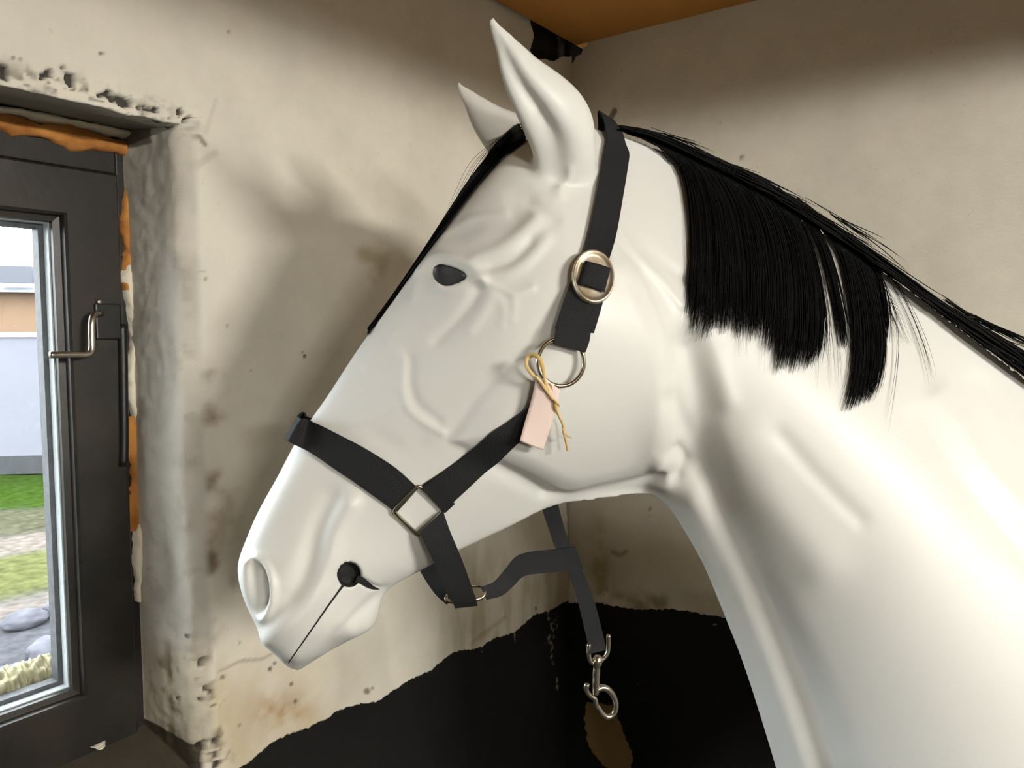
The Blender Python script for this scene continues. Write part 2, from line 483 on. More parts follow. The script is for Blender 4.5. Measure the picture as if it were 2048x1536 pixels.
def build_right_wall():
    ys = np.concatenate([np.linspace(YB, -0.75, 10), np.linspace(-0.72, YL-0.123, 320), np.linspace(YL-0.12, YL+0.03, 90)])
    zs = np.concatenate([np.linspace(0, 0.6, 10), np.linspace(0.605, ZCEIL-0.153, 310), np.linspace(ZCEIL-0.15, ZCEIL+0.02, 90)])
    gy, gz = np.meshgrid(ys, zs, indexing='ij')
    P = np.stack([np.full_like(gy, XC), gy, gz], -1).reshape(-1, 3)
    zc = (P - CAM) @ FWD
    px = proj(np.where((zc > 0.2)[:, None], P, CAM + FWD))
    px[zc <= 0.2] = (9999, 9999)
    P2 = P.copy()
    P2[:, 0] += 0.004*vnoise(P, 2.5, 61, 2) + 0.001*vnoise(P, 17, 62, 3)
    col = np.tile(PAINT, (len(P), 1))
    mid = vnoise(P, 8, 63, 4); fine = vnoise(P, 34, 64, 4)
    col = blend(col, (210, 205, 190), 0.6*sstep(-0.4, 0.5, vnoise(P, 2.2, 65, 3)))
    low = sstep(980, 1120, px[:, 1])*(px[:, 0] < 1600)
    col = blend(col, (160, 148, 118), low*0.55*sstep(-0.5, 0.4, mid))
    col = blend(col, (150, 134, 86), 0.8*low*np.exp(-((px[:, 0]-1200)/22)**2)*sstep(-0.5, 0.3, fine))
    col = blend(col, (138, 124, 96), 0.8*sstep(30, 5, seg_dist(px, [(1215, 1195), (1260, 1208), (1320, 1205)]))*sstep(-0.3, 0.3, fine))
    col = blend(col, (118, 104, 80), 0.6*sstep(7, 2, seg_dist(px, [(1225, 1105), (1240, 1110), (1252, 1103)])))
    for (a, b, r, k) in [(1230, 228, 9, .0), (1482, 314, 5, .7), (1136, 143, 4, .8), (1300, 1018, 4, .6)]:
        col = blend(col, (70, 58, 44), k*sstep(r*1.3, r*0.5, np.hypot(px[:, 0]-a, px[:, 1]-b)))
    col = blend(col, (84, 74, 56), 0.8*sstep(8, 3, seg_dist(px, [(1220, 240), (1230, 222)])))
    dado = tilt_dado(P, 'right')
    # patch where the black has come off to the render, light scuffs
    bare = poly_sd(px, [(1176, 1408), (1225, 1415), (1240, 1455), (1262, 1510), (1255, 1560), (1215, 1530), (1182, 1490), (1174, 1440)])
    col = blend(col, (146, 124, 78), sstep(-16, -8, bare))
    dado = np.where(bare > -14, np.maximum(dado, bare*0.0009+0.004), dado)
    scuff = np.zeros(len(P))
    for ln, w in [([(1268, 1360), (1282, 1372), (1292, 1400)], 6), ([(1388, 1430), (1385, 1490)], 5), ([(1402, 1245), (1440, 1250)], 9), ([(1467, 1470), (1468, 1475)], 5), ([(1442, 1322), (1444, 1326)], 4), ([(1254, 1440), (1258, 1460)], 5)]:
        scuff = np.maximum(scuff, 0.42*np.exp(-(seg_dist(px, ln)/w)**2))
    scuff = np.maximum(scuff, 0.28*sstep(0.4, 0.8, vnoise(P, 60, 66, 2)))
    F = grid_faces(len(ys), len(zs))[:, ::-1]
    cen = px[F].mean(1)
    jag = poly_sd(cen, HOLE_R) + 3*vnoise(P[F].mean(1), 60, 67, 3)
    cy = P[F].mean(1)
    F = F[~((jag > 0) | ((cy[:, 1] > YL+0.001) & (cy[:, 2] > ZCEIL-0.25)))]
    o = new_mesh('wall_right', P2, F, M_WALL)
    set_attr(o, 'paint', col, 'COLOR'); set_attr(o, 'dado', dado); set_attr(o, 'scuff', scuff)
    thing(o, 'off-white plaster wall behind the horse neck with a black painted lower part', 'wall', kind='structure')
build_right_wall()

# rough dark masonry seen through the broken corner
def rough_box(name, lo, hi, m, amp=0.008, n=40):
    lo, hi = np.array(lo, float), np.array(hi, float)
    V, F = [], []
    for ax in range(3):
        for side in (0, 1):
            u, v = [a for a in range(3) if a != ax]
            g = np.linspace(0, 1, n); A, B = np.meshgrid(g, g, indexing='ij')
            P = np.zeros((n*n, 3)); P[:, u] = lo[u]+(hi-lo)[u]*A.ravel(); P[:, v] = lo[v]+(hi-lo)[v]*B.ravel()
            P[:, ax] = (lo, hi)[side][ax]
            P += amp*np.stack([vnoise(P, 30, s, 3) for s in (71, 72, 73)], -1)
            b = len(V); V += list(P); F += [tuple(int(i)+b for i in q) for q in grid_faces(n, n)]
    return new_mesh(name, V, F, m)
M_DARK = mat('dark_masonry', (48, 38, 28), 0.95, vary=(30, 0.8, (22, 17, 13)), bump=(60, 1))
o = rough_box('trim_1', (XC-0.20, YL+0.035, ZCEIL-0.18), (XC+0.18, YL+0.16, ZCEIL+0.05), M_DARK)
thing(o, 'dark crumbling masonry in the broken corner under the ceiling', 'masonry', kind='structure')
o = rough_box('trim_2', (XC+0.035, YL-0.20, ZCEIL-0.18), (XC+0.16, YL+0.10, ZCEIL+0.05), M_DARK)
thing(o, 'dark crumbling masonry in the broken corner beside the right wall', 'masonry', kind='structure')

# ceiling: brown stained boards
def ceiling_material():
    m = bpy.data.materials.new('brown_board'); m.use_nodes = True
    nt = m.node_tree; N = nt.nodes; L = nt.links; b = N['Principled BSDF']
    tc = N.new('ShaderNodeTexCoord'); mp = N.new('ShaderNodeMapping'); mp.inputs['Scale'].default_value = (2, 7, 2)
    n = N.new('ShaderNodeTexNoise'); n.inputs['Scale'].default_value = 2.0; n.inputs['Detail'].default_value = 8
    L.new(tc.outputs['Object'], mp.inputs[0]); L.new(mp.outputs[0], n.inputs['Vector'])
    cr = N.new('ShaderNodeValToRGB'); cr.color_ramp.elements[0].position = 0.3; cr.color_ramp.elements[1].position = 0.75
    cr.color_ramp.elements[0].color = (*lin((176, 118, 48)), 1); cr.color_ramp.elements[1].color = (*lin((188, 130, 56)), 1)
    L.new(n.outputs['Fac'], cr.inputs[0]); L.new(cr.outputs[0], b.inputs['Base Color'])
    b.inputs['Roughness'].default_value = 0.7
    return m
M_CEIL = ceiling_material()
o = boxes_mesh('ceiling', [((XB, YB, ZCEIL), (XC+0.3, YL-0.012, ZCEIL+0.03))], M_CEIL)
thing(o, 'brown board ceiling', 'ceiling', kind='structure')

o = boxes_mesh('light_seal_slab', [((XB-0.3, YB-0.3, ZCEIL+0.031), (XC+0.45, YF+0.35, ZCEIL+0.12))], mat('light_seal', (60, 58, 55), 0.9))  # unseen slab added to seal out daylight above the ceiling gap
thing(o, kind='structure')
M_BACK = mat('back_wall_paint', (104, 98, 86), 0.8, vary=(4, 0.4, (86, 80, 66)))
M_TAR = mat('black_dado_paint', (16, 16, 15), 0.7)
o = boxes_mesh('wall_back', [((XB, YB-0.1, 0), (XC, YB, ZCEIL))], M_BACK); thing(o, kind='structure')
o = boxes_mesh('wall_behind', [((XB-0.1, YB, 0), (XB, YL, ZCEIL))], M_BACK); thing(o, kind='structure')
o = boxes_mesh('trim_3', [((XB+0.006, YB, 0), (XC, YB+0.006, 1.0))], M_TAR); thing(o, kind='structure')
o = boxes_mesh('trim_4', [((XB, YB, 0), (XB+0.006, YL, 1.0))], M_TAR); thing(o, kind='structure')
M_FLOOR = mat('stable_concrete', (48, 45, 39), 0.85, vary=(6, 0.7, (38, 35, 30)), bump=(40, 0.6))
o = boxes_mesh('floor', [((XB-0.1, YB-0.1, -0.1), (XC+0.1, YL, 0))], M_FLOOR); thing(o, kind='structure')

# ------------------------------------------------------------------ window
M_FRAME = mat('dark_stained_wood', (31, 29, 26), 0.5, spec=0.4, vary=(14, 0.55, (30, 26, 22)), bump=(50, 0.3))
M_SASH = mat('dark_sash_paint', (33, 31, 28), 0.42, spec=0.4, vary=(10, 0.5, (60, 52, 44)), bump=(60, 0.2))
M_FOAM = mat('orange_foam', (196, 134, 66), 0.9, vary=(26, 0.8, (140, 82, 30)), bump=(70, 1))
M_FILL = mat('white_filler', (226, 218, 198), 0.9, bump=(70, 1))
M_ALU = mat('pale_spacer', (146, 150, 150), 0.4, vary=(180, 0.5, (120, 124, 122)))
M_BEAD = mat('dusty_seal', (50, 52, 56), 0.6, vary=(120, 0.7, (78, 78, 80)))
M_STEEL = mat('brushed_steel', (186, 178, 164), 0.28, metal=1.0)
M_BLACKP = mat('black_iron', (22, 21, 20), 0.4, spec=0.5)
def glass_mat():
    m = bpy.data.materials.new('window_glass'); m.use_nodes = True
    nt = m.node_tree; N = nt.nodes; L = nt.links
    for n in list(N): N.remove(n)
    out = N.new('ShaderNodeOutputMaterial'); t = N.new('ShaderNodeBsdfTransparent'); g = N.new('ShaderNodeBsdfGlossy')
    t.inputs[0].default_value = (0.93, 0.95, 0.95, 1); g.inputs['Roughness'].default_value = 0.02
    fr = N.new('ShaderNodeFresnel'); fr.inputs[0].default_value = 1.25
    mx = N.new('ShaderNodeMixShader'); L.new(fr.outputs[0], mx.inputs[0]); L.new(t.outputs[0], mx.inputs[1]); L.new(g.outputs[0], mx.inputs[2])
    df = N.new('ShaderNodeBsdfDiffuse'); df.inputs[0].default_value = (0.75, 0.76, 0.78, 1)
    tc = N.new('ShaderNodeTexCoord'); no = N.new('ShaderNodeTexNoise'); no.inputs['Scale'].default_value = 60; no.inputs['Detail'].default_value = 8
    L.new(tc.outputs['Object'], no.inputs['Vector'])
    r = N.new('ShaderNodeMapRange'); r.inputs[1].default_value = 0.45; r.inputs[2].default_value = 0.8; r.inputs[3].default_value = 0.006; r.inputs[4].default_value = 0.03
    L.new(no.outputs['Fac'], r.inputs[0])
    m2 = N.new('ShaderNodeMixShader'); L.new(r.outputs[0], m2.inputs[0]); L.new(mx.outputs[0], m2.inputs[1]); L.new(df.outputs[0], m2.inputs[2])
    L.new(m2.outputs[0], out.inputs[0])
    return m
M_GLASS = glass_mat()

gxr = at_y(143, 900, YF)[0]                       # right edge of the sash opening
gzt = at_y(60, 424, YF)[2]; gzb = at_y(80, 1420, YF)[2]
ofz = at_y(150, 272, YF)[2]                       # top of the dark frame
sxr = at_y(246, 800, YF)[0]                       # sash / frame joint
gxl = gxr - 0.58
win = empty('window_1', (XJ-0.4, YF, (ZHEAD+ZSILL)/2))
thing(win, 'small dark-framed window set deep in the left wall', 'window', kind='structure')
fz0 = ZSILL - 0.03
FD = 0.07
xo0, xo1 = gxl-(sxr-gxr)-0.05, XJ+0.03
zs0 = gzb - 0.085; zs1 = gzt + 0.062
boxes_mesh('window_frame', [((sxr+0.002, YF, fz0), (xo1, YF+FD, ofz)), ((xo0, YF, fz0), (gxl-(sxr-gxr)-0.002, YF+FD, ofz)),
    ((gxl-(sxr-gxr)-0.002, YF, zs1+0.002), (sxr+0.002, YF+FD, ofz)), ((gxl-(sxr-gxr)-0.002, YF, fz0), (sxr+0.002, YF+FD, zs0-0.002))], M_FRAME, win, 0.002)
def ring_sash():
    y0, y1 = YF-0.010, YF+0.05
    o_ = [(gxl-(sxr-gxr), zs0), (sxr, zs0), (sxr, zs1), (gxl-(sxr-gxr), zs1)]
    i_ = [(gxl, gzb), (gxr, gzb), (gxr, gzt), (gxl, gzt)]
    i2 = [(gxl+0.008, gzb+0.008), (gxr-0.008, gzb+0.008), (gxr-0.008, gzt-0.008), (gxl+0.008, gzt-0.008)]
    e = 0.003
    loops = [[(x, y1, z) for x, z in o_], [(x, y0+e, z) for x, z in o_],
             [(x+(e if k in (0, 3) else -e), y0, z+(e if k in (0, 1) else -e)) for k, (x, z) in enumerate(o_)],
             [(x-(e if k in (0, 3) else -e), y0, z-(e if k in (0, 1) else -e)) for k, (x, z) in enumerate(i_)],
             [(x, y0+e, z) for x, z in i_], [(x, y0+0.016, z) for x, z in i_], [(x, y0+0.018, z) for x, z in i2], [(x, y1, z) for x, z in i2]]
    V = [p for l in loops for p in l]; F = []
    for a in range(len(loops)-1):
        for k in range(4): F.append((a*4+k, a*4+(k+1) % 4, a*4+4+(k+1) % 4, a*4+4+k))
    o = new_mesh('sash', V, F, M_SASH, smooth=False); pparent(o, win); return o
sash = ring_sash()
def frame_ring(name, inset, w, y0, y1, m):
    a = (gxl+inset, gzb+inset, gxr-inset, gzt-inset)
    return boxes_mesh(name, [((a[2]-w, y0, a[1]), (a[2], y1, a[3])), ((a[0], y0, a[1]), (a[0]+w, y1, a[3])),
        ((a[0]+w, y0, a[3]-w), (a[2]-w, y1, a[3])), ((a[0]+w, y0, a[1]), (a[2]-w, y1, a[1]+w))], m, win, 0.0006)
boxes_mesh('glass_pane', [((gxl+0.004, YF+0.012, gzb+0.004), (gxr-0.004, YF+0.016, gzt-0.004))], M_GLASS, win)
frame_ring('glazing_spacer', 0.0025, 0.0075, YF+0.017, YF+0.031, M_ALU)
frame_ring('glazing_seal', 0.008, 0.008, YF+0.032, YF+0.05, M_BEAD)
# ragged lines of foam and filler around the frame
def strip(name, pts, wid, m, seed, lump=0.006, push=0.012, n=90, shape=0.55):
    c = catmull(pts, n); V = []; k = 9
    nrm = np.array([0, -1.0, 0])
    t = np.gradient(c, axis=0); t /= np.linalg.norm(t, axis=1, keepdims=True)
    side = np.cross(t, nrm)
    P = []
    for i in range(n):
        for q in range(k):
            a = math.pi*q/(k-1)
            P.append(c[i] + side[i]*(math.cos(a)*wid[0 if np.isscalar(wid) else 0]) + nrm*math.sin(a)*push)
    P = np.array(P)
    u = np.array([np.cos(np.pi*(np.arange(k)/(k-1)))]*n).ravel()
    rag = vnoise(np.repeat(c, k, 0), 60, seed, 3)
    P += np.repeat(side, k, 0)*(np.abs(u)*u*rag*wid[0]*shape*1.4)[:, None]
    P += np.stack([vnoise(P, 80, seed+s, 2) for s in range(3)], -1)*lump*0.4
    o = new_mesh(name, P, grid_faces(n, k), m); pparent(o, win); return o
zt_f = at_y(100, 275, YF)[2]
xr_f = at_y(256, 450, YF)[0]
def fp(px, py, dy=0.0): return at_y(px, py, YF+dy)
def fl(px, py): return fp(px, py)*np.array([0, 1, 1]) + np.array([XJL-0.01, 0, 0])
strip('foam_seal', [fl(-420, 208), fp(-420, 208), fp(-200, 226), fp(0, 246), fp(60, 260), fp(120, 270), fp(200, 286), fp(252, 298)], (0.013,), M_FOAM, 3)
strip('foam_seal', [fp(262, 285), fp(258, 330), fp(260, 380), fp(256, 420), fp(252, 470), fp(256, 520), fp(250, 580)], (0.007,), M_FOAM, 5, push=0.010)
strip('foam_seal', [fp(262, 830), fp(270, 880), fp(276, 930), fp(276, 980), fp(268, 1020), fp(262, 1060)], (0.013,), M_FOAM, 8, push=0.008, n=60)
strip('filler_line', [fl(-420, 178), fp(-420, 178), fp(-200, 198), fp(0, 222), fp(80, 236), fp(160, 252), fp(230, 266), fp(262, 272)], (0.0055,), M_FILL, 11, push=0.022)
strip('filler_line', [fp(272, 350), fp(266, 440), fp(262, 520), fp(252, 560), fp(262, 620), fp(266, 680), fp(258, 740), fp(262, 800), fp(275, 850), fp(288, 905), fp(290, 990), fp(276, 1060), fp(274, 1130), fp(272, 1200)], (0.006,), M_FILL, 14, push=0.012, n=160)
# draught track at the joint and the lever handle
def fpt(px, py, off): return at_y(px, py, YF-off)
trk = [fpt(244, 648, .012), fpt(246, 720, .012), fpt(247, 800, .012), fpt(248, 880, .012), fpt(247, 932, .012)]
tube('weather_strip', catmull(trk, 24), 0.0062, M_BLACKP, win, 10)
pl = [fpt(206, 640, .012)]
c0 = fpt(203, 640, .010)
boxes_mesh('handle_plate', [(c0+np.array([-0.010, -0.006, -0.026]), c0+np.array([0.024, 0.001, 0.022]))], M_BLACKP, win, 0.002)
for (a, b) in ((199, 604), (203, 654)):
    cc = fpt(a, b, .014)
    bm = bmesh.new(); bmesh.ops.create_uvsphere(bm, u_segments=14, v_segments=8, radius=0.0036)
    me = bpy.data.meshes.new('screw'); bm.to_mesh(me); bm.free()
    me.polygons.foreach_set('use_smooth', [True]*len(me.polygons))
    so = bpy.data.objects.new('screw', me); COL.objects.link(so); so.location = cc; so.scale = (1, .5, 1)
    me.materials.append(M_STEEL); pparent(so, win)
hp = [fpt(202, 628, .014), fpt(196, 627, .024), fpt(187, 632, .032), fpt(184, 645, .035), fpt(184, 675, .036), fpt(184, 695, .037), fpt(180, 706, .038), fpt(168, 709, .039), fpt(140, 709, .040), fpt(100, 710, .040)]
tube('handle', catmull(hp, 60), 0.0043, M_STEEL, win, 14)
# peeled scraps of paint on the sill corner
for (a, b, da, db) in ((172, 1480, 14, 4), (198, 1492, 13, 7)):
    c = at_z(a, b, ZSILL+0.004)
    V = [c + np.array([0.010*math.cos(t)*(1+.2*math.sin(3*t))*da/14, 0.006*math.sin(t)*db/5, 0.002*math.cos(2*t)]) for t in np.linspace(0, 2*math.pi, 14)[:-1]]
    V2 = [v + np.array([0, 0, 0.0012]) for v in V]
    F = [tuple(range(13))[::-1], tuple(range(13, 26))] + [(i, (i+1) % 13, 13+(i+1) % 13, 13+i) for i in range(13)]
    o = new_mesh('paint_flake', V+V2, F, M_FILL, smooth=False)
    thing(o, 'curled pale paint flake on the dark sill, ' + ('thin one nearer the window glass' if a < 180 else 'rounded one nearer the right jamb'), 'paint flake', 'paint flakes on the window sill')

# ------------------------------------------------------------------ outside
M_OUTW = mat('weathered_render', (80, 76, 72), 0.9, vary=(20, 0.6, (64, 58, 52)), bump=(60, .6))
o = boxes_mesh('wall_outer', [((XJ-0.012, YF+FD, 0), (XC+0.5, YF+0.2, ZCEIL+0.031)), ((XC+0.2, YB-0.3, 0), (XC+0.5, YF+FD, ZCEIL+0.031)), ((XB-3, YF+FD, 0), (XJL+0.012, YF+0.2, ZCEIL+0.031)),  # box past the right wall added to keep daylight from leaking in
     ((XJL+0.012, YF+FD, ofz-0.05), (XJ-0.012, YF+0.2, ZCEIL+0.031)), ((XJL+0.012, YF+FD, 0), (XJ-0.012, YF+0.2, zs0+0.02))], M_OUTW)
thing(o, kind='structure')
def ground_mat():
    m = bpy.data.materials.new('yard_ground'); m.use_nodes = True
    nt = m.node_tree; N = nt.nodes; L = nt.links; b = N['Principled BSDF']
    a = N.new('ShaderNodeAttribute'); a.attribute_name = 'paint'
    tc = N.new('ShaderNodeTexCoord'); n = N.new('ShaderNodeTexNoise'); n.inputs['Scale'].default_value = 14; n.inputs['Detail'].default_value = 8
    L.new(tc.outputs['Object'], n.inputs['Vector'])
    r = N.new('ShaderNodeMapRange'); r.inputs[1].default_value = 0.3; r.inputs[2].default_value = 0.7; r.inputs[3].default_value = 0.6; r.inputs[4].default_value = 1.25
    L.new(n.outputs['Fac'], r.inputs[0])
    mx = N.new('ShaderNodeMixRGB'); mx.blend_type = 'MULTIPLY'; mx.inputs[0].default_value = 1
    L.new(a.outputs['Color'], mx.inputs[1]); L.new(r.outputs[0], mx.inputs[2]); L.new(mx.outputs[0], b.inputs['Base Color'])
    b.inputs['Roughness'].default_value = 0.95; b.inputs['Specular IOR Level'].default_value = 0.0
    return m
def build_ground():
    xs = np.linspace(-30, 18, 260); ys = np.concatenate([np.linspace(YF+0.2, 12, 170), np.linspace(12.2, 40, 16)])
    gx, gy = np.meshgrid(xs, ys, indexing='ij')
    P = np.stack([gx, gy, np.zeros_like(gx)], -1).reshape(-1, 3)
    P[:, 2] = 0.03*vnoise(P, 1.2, 81, 3)
    d = P @ HF/np.cos(math.radians(31))           # distance from the window
    rr = np.hypot(P[:, 0], P[:, 1]) + 0.35*vnoise(P, 0.9, 82, 3)
    col = np.tile(np.array(lin((54, 54, 57))), (len(P), 1))
    col = blend(col, (60, 62, 34), sstep(5.2, 5.5, rr)*(1-sstep(6.3, 6.6, rr))*0.9)
    col = blend(col, (76, 70, 65), sstep(6.3, 6.6, rr)*(1-sstep(7.1, 7.3, rr)) + 0.8*sstep(4.8, 5.0, rr)*(1-sstep(5.2, 5.4, rr)))
    col = blend(col, (52, 52, 40), sstep(7.1, 7.3, rr)*(1-sstep(7.9, 8.1, rr)))
    col = blend(col, (32, 46, 13), sstep(7.9, 8.1, rr))
    o = new_mesh('yard_ground', P, grid_faces(len(xs), len(ys)), ground_mat())
    set_attr(o, 'paint', col, 'COLOR'); thing(o, kind='structure')
build_ground()
def dirpt(px, rng):           # ground point under a photo column at a horizontal range
    r = ray(px, 650); r = r*np.array([1, 1, 0]); r /= np.linalg.norm(r); return CAM*np.array([1, 1, 0]) + r*rng
def slab_between(name, a, b, z0, z1, th, m, parent=None):
    a, b = np.array(a, float), np.array(b, float); t = (b-a)/np.linalg.norm(b-a); n = np.array([-t[1], t[0], 0])
    V = []
    for z in (z0, z1):
        for p in (a, b, b+n*th, a+n*th): V.append(np.array([p[0], p[1], z]))
    F = [(0, 1, 2, 3)[::-1], (4, 5, 6, 7), (0, 1, 5, 4), (1, 2, 6, 5), (2, 3, 7, 6), (3, 0, 4, 7)]
    o = new_mesh(name, V, F, m, smooth=False)
    if parent: pparent(o, parent)
    return o
M_WHITE = mat('white_rendered_wall', (82, 82, 89), 0.8, vary=(2, 0.4, (77, 78, 86)))
M_OCH = mat('ochre_wall', (92, 70, 50), 0.8, vary=(2, 0.5, (86, 64, 44)))
M_PLINTH = mat('dark_plinth', (35, 36, 38), 0.9, vary=(8, 0.7, (24, 27, 23)))
M_STONE2 = mat('pale_coping', (112, 112, 117), 0.8)
M_ROOF = mat('grey_slate', (72, 74, 84), 0.7, vary=(6, 0.6, (60, 62, 72)))
yw = empty('yard_wall', dirpt(20, 10.2))
thing(yw, 'low pale grey wall across the yard with a dark base', 'wall')
A, B = dirpt(-620, 11.6), dirpt(420, 9.3)
A = A + (A-B)*1.6
slab_between('wall_panel', A, B, 0.19, 1.50, 0.2, M_WHITE, yw)
slab_between('base_course', A+np.array([0, -.03, 0]), B+np.array([0, -.03, 0]), 0.0, 0.20, 0.26, M_PLINTH, yw)
slab_between('coping', A+np.array([0, -.03, 0]), B+np.array([0, -.03, 0]), 1.50, 1.55, 0.26, M_STONE2, yw)
bn = empty('barn', dirpt(20, 16))
thing(bn, 'ochre barn with a grey roof seen above the yard wall', 'building')
A2, B2 = dirpt(-700, 19.5), dirpt(420, 16.5)
A2 = A2 + (A2-B2)*0.8
slab_between('barn_wall', A2, B2, 0, 2.28, 4.0, M_OCH, bn)
t2 = (B2-A2)/np.linalg.norm(B2-A2); n2 = np.array([-t2[1], t2[0], 0])
V = []
for p in (A2, B2):
    V += [p - n2*0.3 + np.array([0, 0, 2.24]), p + n2*2.0 + np.array([0, 0, 2.98]), p + n2*4.3 + np.array([0, 0, 2.24]), p + n2*2.0 + np.array([0, 0, 2.86])]
F = [(0, 4, 5, 1), (1, 5, 6, 2), (2, 6, 7, 3), (3, 7, 4, 0), (0, 1, 2, 3), (4, 7, 6, 5)]
pparent(new_mesh('roof', V, F, M_ROOF, smooth=False), bn)
c = dirpt(26, 16.8)
M_DKW = mat('dark_window', (26, 28, 40), 0.3)
def blob(name, c, size, m, seed, lump=0.35, sub=4, scale=1.0):
    bm = bmesh.new(); bmesh.ops.create_icosphere(bm, subdivisions=sub, radius=1.0)
    P = np.array([v.co[:] for v in bm.verts])
    k = 1 + lump*vnoise(P, 1.3*scale, seed, 4)
    P2 = P*k[:, None]*np.array(size) + np.array(c)
    F = [[v.index for v in f.verts] for f in bm.faces]; bm.free()
    return new_mesh(name, P2, F, m)
rs = slab_between('roof_light', c+n2*0.2-t2*0.28, c+n2*0.2+t2*0.28, 2.42, 2.72, 0.25, M_DKW); pparent(rs, bn)
M_STONE = mat('grey_stone', (70, 70, 75), 0.9, spec=0.1, vary=(9, 0.7, (46, 46, 51)), bump=(30, 1))
for k, (px_, rg, s, lab) in enumerate([(-6, 4.0, .11, 'big lumpy grey stone outside, at the lower left of the pane'), (66, 4.35, .085, 'rounded grey stone outside, just right of the big lumpy one'),
        (22, 4.85, .085, 'small grey stone outside, farther off behind the big lumpy one'), (98, 4.95, .08, 'pale grey stone outside, half hidden by the sash edge')]):
    p = dirpt(px_, rg)
    o = blob('stone', p+np.array([0, 0, s*0.35]), (s*1.2, s, s*0.7), M_STONE, 90+k)
    thing(o, lab, 'stone', 'stones in the yard below the window')
M_WOOL = mat('cream_wool', (150, 143, 114), 0.95, vary=(60, 0.6, (120, 110, 80)), bump=(60, 1))
def wool():
    n, k = 220, 40
    a, b = at_y(-160, 1500, YF+0.085), at_y(150, 1392, YF+0.085)
    zb = min(a[2], b[2]); xs = np.linspace(a[0], gxr-0.004, n)
    P = []
    for x in xs:
        for q in range(k):
            t = 2*math.pi*q/k
            P.append((x, YF+0.082+0.026*math.cos(t), gzb+0.006+0.030*math.sin(t)))
    P = np.array(P)
    cen = np.stack([P[:, 0], np.full(len(P), YF+0.085), np.full(len(P), gzb+0.006)], -1)
    r = 1 + 0.30*vnoise(P*np.array([1, .6, .6]), 40, 97, 1) + 0.35*vnoise(P, 130, 98, 3)
    P = cen + (P-cen)*r[:, None]
    F = []
    for i in range(n-1):
        for q in range(k): F.append((i*k+q, i*k+(q+1) % k, (i+1)*k+(q+1) % k, (i+1)*k+q))
    F += [tuple(range(k)), tuple(range((n-1)*k, n*k))[::-1]]
    o = new_mesh('wool_strip', P, F, M_WOOL)
    thing(o, 'strip of fluffy cream wool packed along the outside of the window bottom', 'wool', kind='stuff')
wool()

# ------------------------------------------------------------------ ceiling lamp behind the camera and a second one added as fill (lit dome under an opaque tray)
def lathe(name, prof, c, m, parent, k=40):
    V = []; F = []
    for r, z in prof:
        for q in range(k):
            t = 2*math.pi*q/k; V.append((c[0]+r*math.cos(t), c[1]+r*math.sin(t), c[2]+z))
    for a in range(len(prof)-1):
        for q in range(k): F.append((a*k+q, a*k+(q+1) % k, (a+1)*k+(q+1) % k, (a+1)*k+q))
    F.append(tuple(range(k))[::-1]); F.append(tuple(range((len(prof)-1)*k, len(prof)*k)))
    o = new_mesh(name, V, F, m); pparent(o, parent); return o
def lamp(pos, power, label):
    e = empty('ceiling_lamp', pos)
    thing(e, label, 'lamp', 'ring lamps on the stable ceiling')
    M_TRAY = bpy.data.materials.get('lamp_tray') or mat('lamp_tray', (200, 200, 196), 0.5)
    lathe('tray', [(0.02, 0.010), (0.476, 0.010), (0.478, -0.003), (0.482, -0.003), (0.482, 0.016), (0.05, 0.045), (0.03, ZCEIL-pos[2])], pos, M_TRAY, e)
    m = bpy.data.materials.new('lit_tube'); m.use_nodes = True
    nt = m.node_tree
    for n in list(nt.nodes): nt.nodes.remove(n)
    out = nt.nodes.new('ShaderNodeOutputMaterial'); em = nt.nodes.new('ShaderNodeEmission')
    em.inputs[0].default_value = (1.0, 0.965, 0.89, 1)
    em.inputs[1].default_value = power
    nt.links.new(em.outputs[0], out.inputs[0])
    tube('lamp_tube', [(pos[0]+0.24*math.cos(t), pos[1]+0.24*math.sin(t), pos[2]) for t in np.linspace(0, 2*math.pi, 41)[:-1]], 0.007, m, e, 8, True)
lamp(LAMP_POS, LAMP_POWER, 'ring-tube lamp with an opaque tray under the ceiling nearer the right wall')
lamp(FILL_LAMP_POS, FILL_LAMP_POWER, 'added ring-tube fill lamp with an opaque tray under the ceiling farther from the right wall')
# ------------------------------------------------------------------ the horse: a sagittal (mid) surface in the room, gently bent at the neck
def heading(s):
    return math.radians(13.0) - math.radians(18)*float(sstep(0.12, 0.62, s))
S_T = np.linspace(-0.45, 1.6, 821)
_bx, _by = np.zeros_like(S_T), np.zeros_like(S_T)
i0 = int(np.argmin(np.abs(S_T)))
X0, Z0 = -0.038, 0.8155
for i in range(len(S_T)): pass
_al = np.array([heading(s) for s in S_T])
_cx = np.concatenate([[0], np.cumsum(np.cos((_al[1:]+_al[:-1])/2)*np.diff(S_T))])
_cy = np.concatenate([[0], np.cumsum(np.sin((_al[1:]+_al[:-1])/2)*np.diff(S_T))])
BX = _cx - _cx[i0] + X0; BY = _cy - _cy[i0] + Z0
def base_at(s, l=0.0):
    a = np.interp(s, S_T, _al)
    return np.interp(s, S_T, BX) + l*np.sin(a), np.interp(s, S_T, BY) - l*np.cos(a)
def from_slh(s, l, h):
    """mid-surface coordinates (along, towards the viewer's side, height) -> world"""
    x, y = base_at(np.asarray(s, float), np.asarray(l, float))
    P = CAM + np.multiply.outer(x, RGT) + np.multiply.outer(y, HF)
    P = np.array(P, float); P[..., 2] = h
    return P
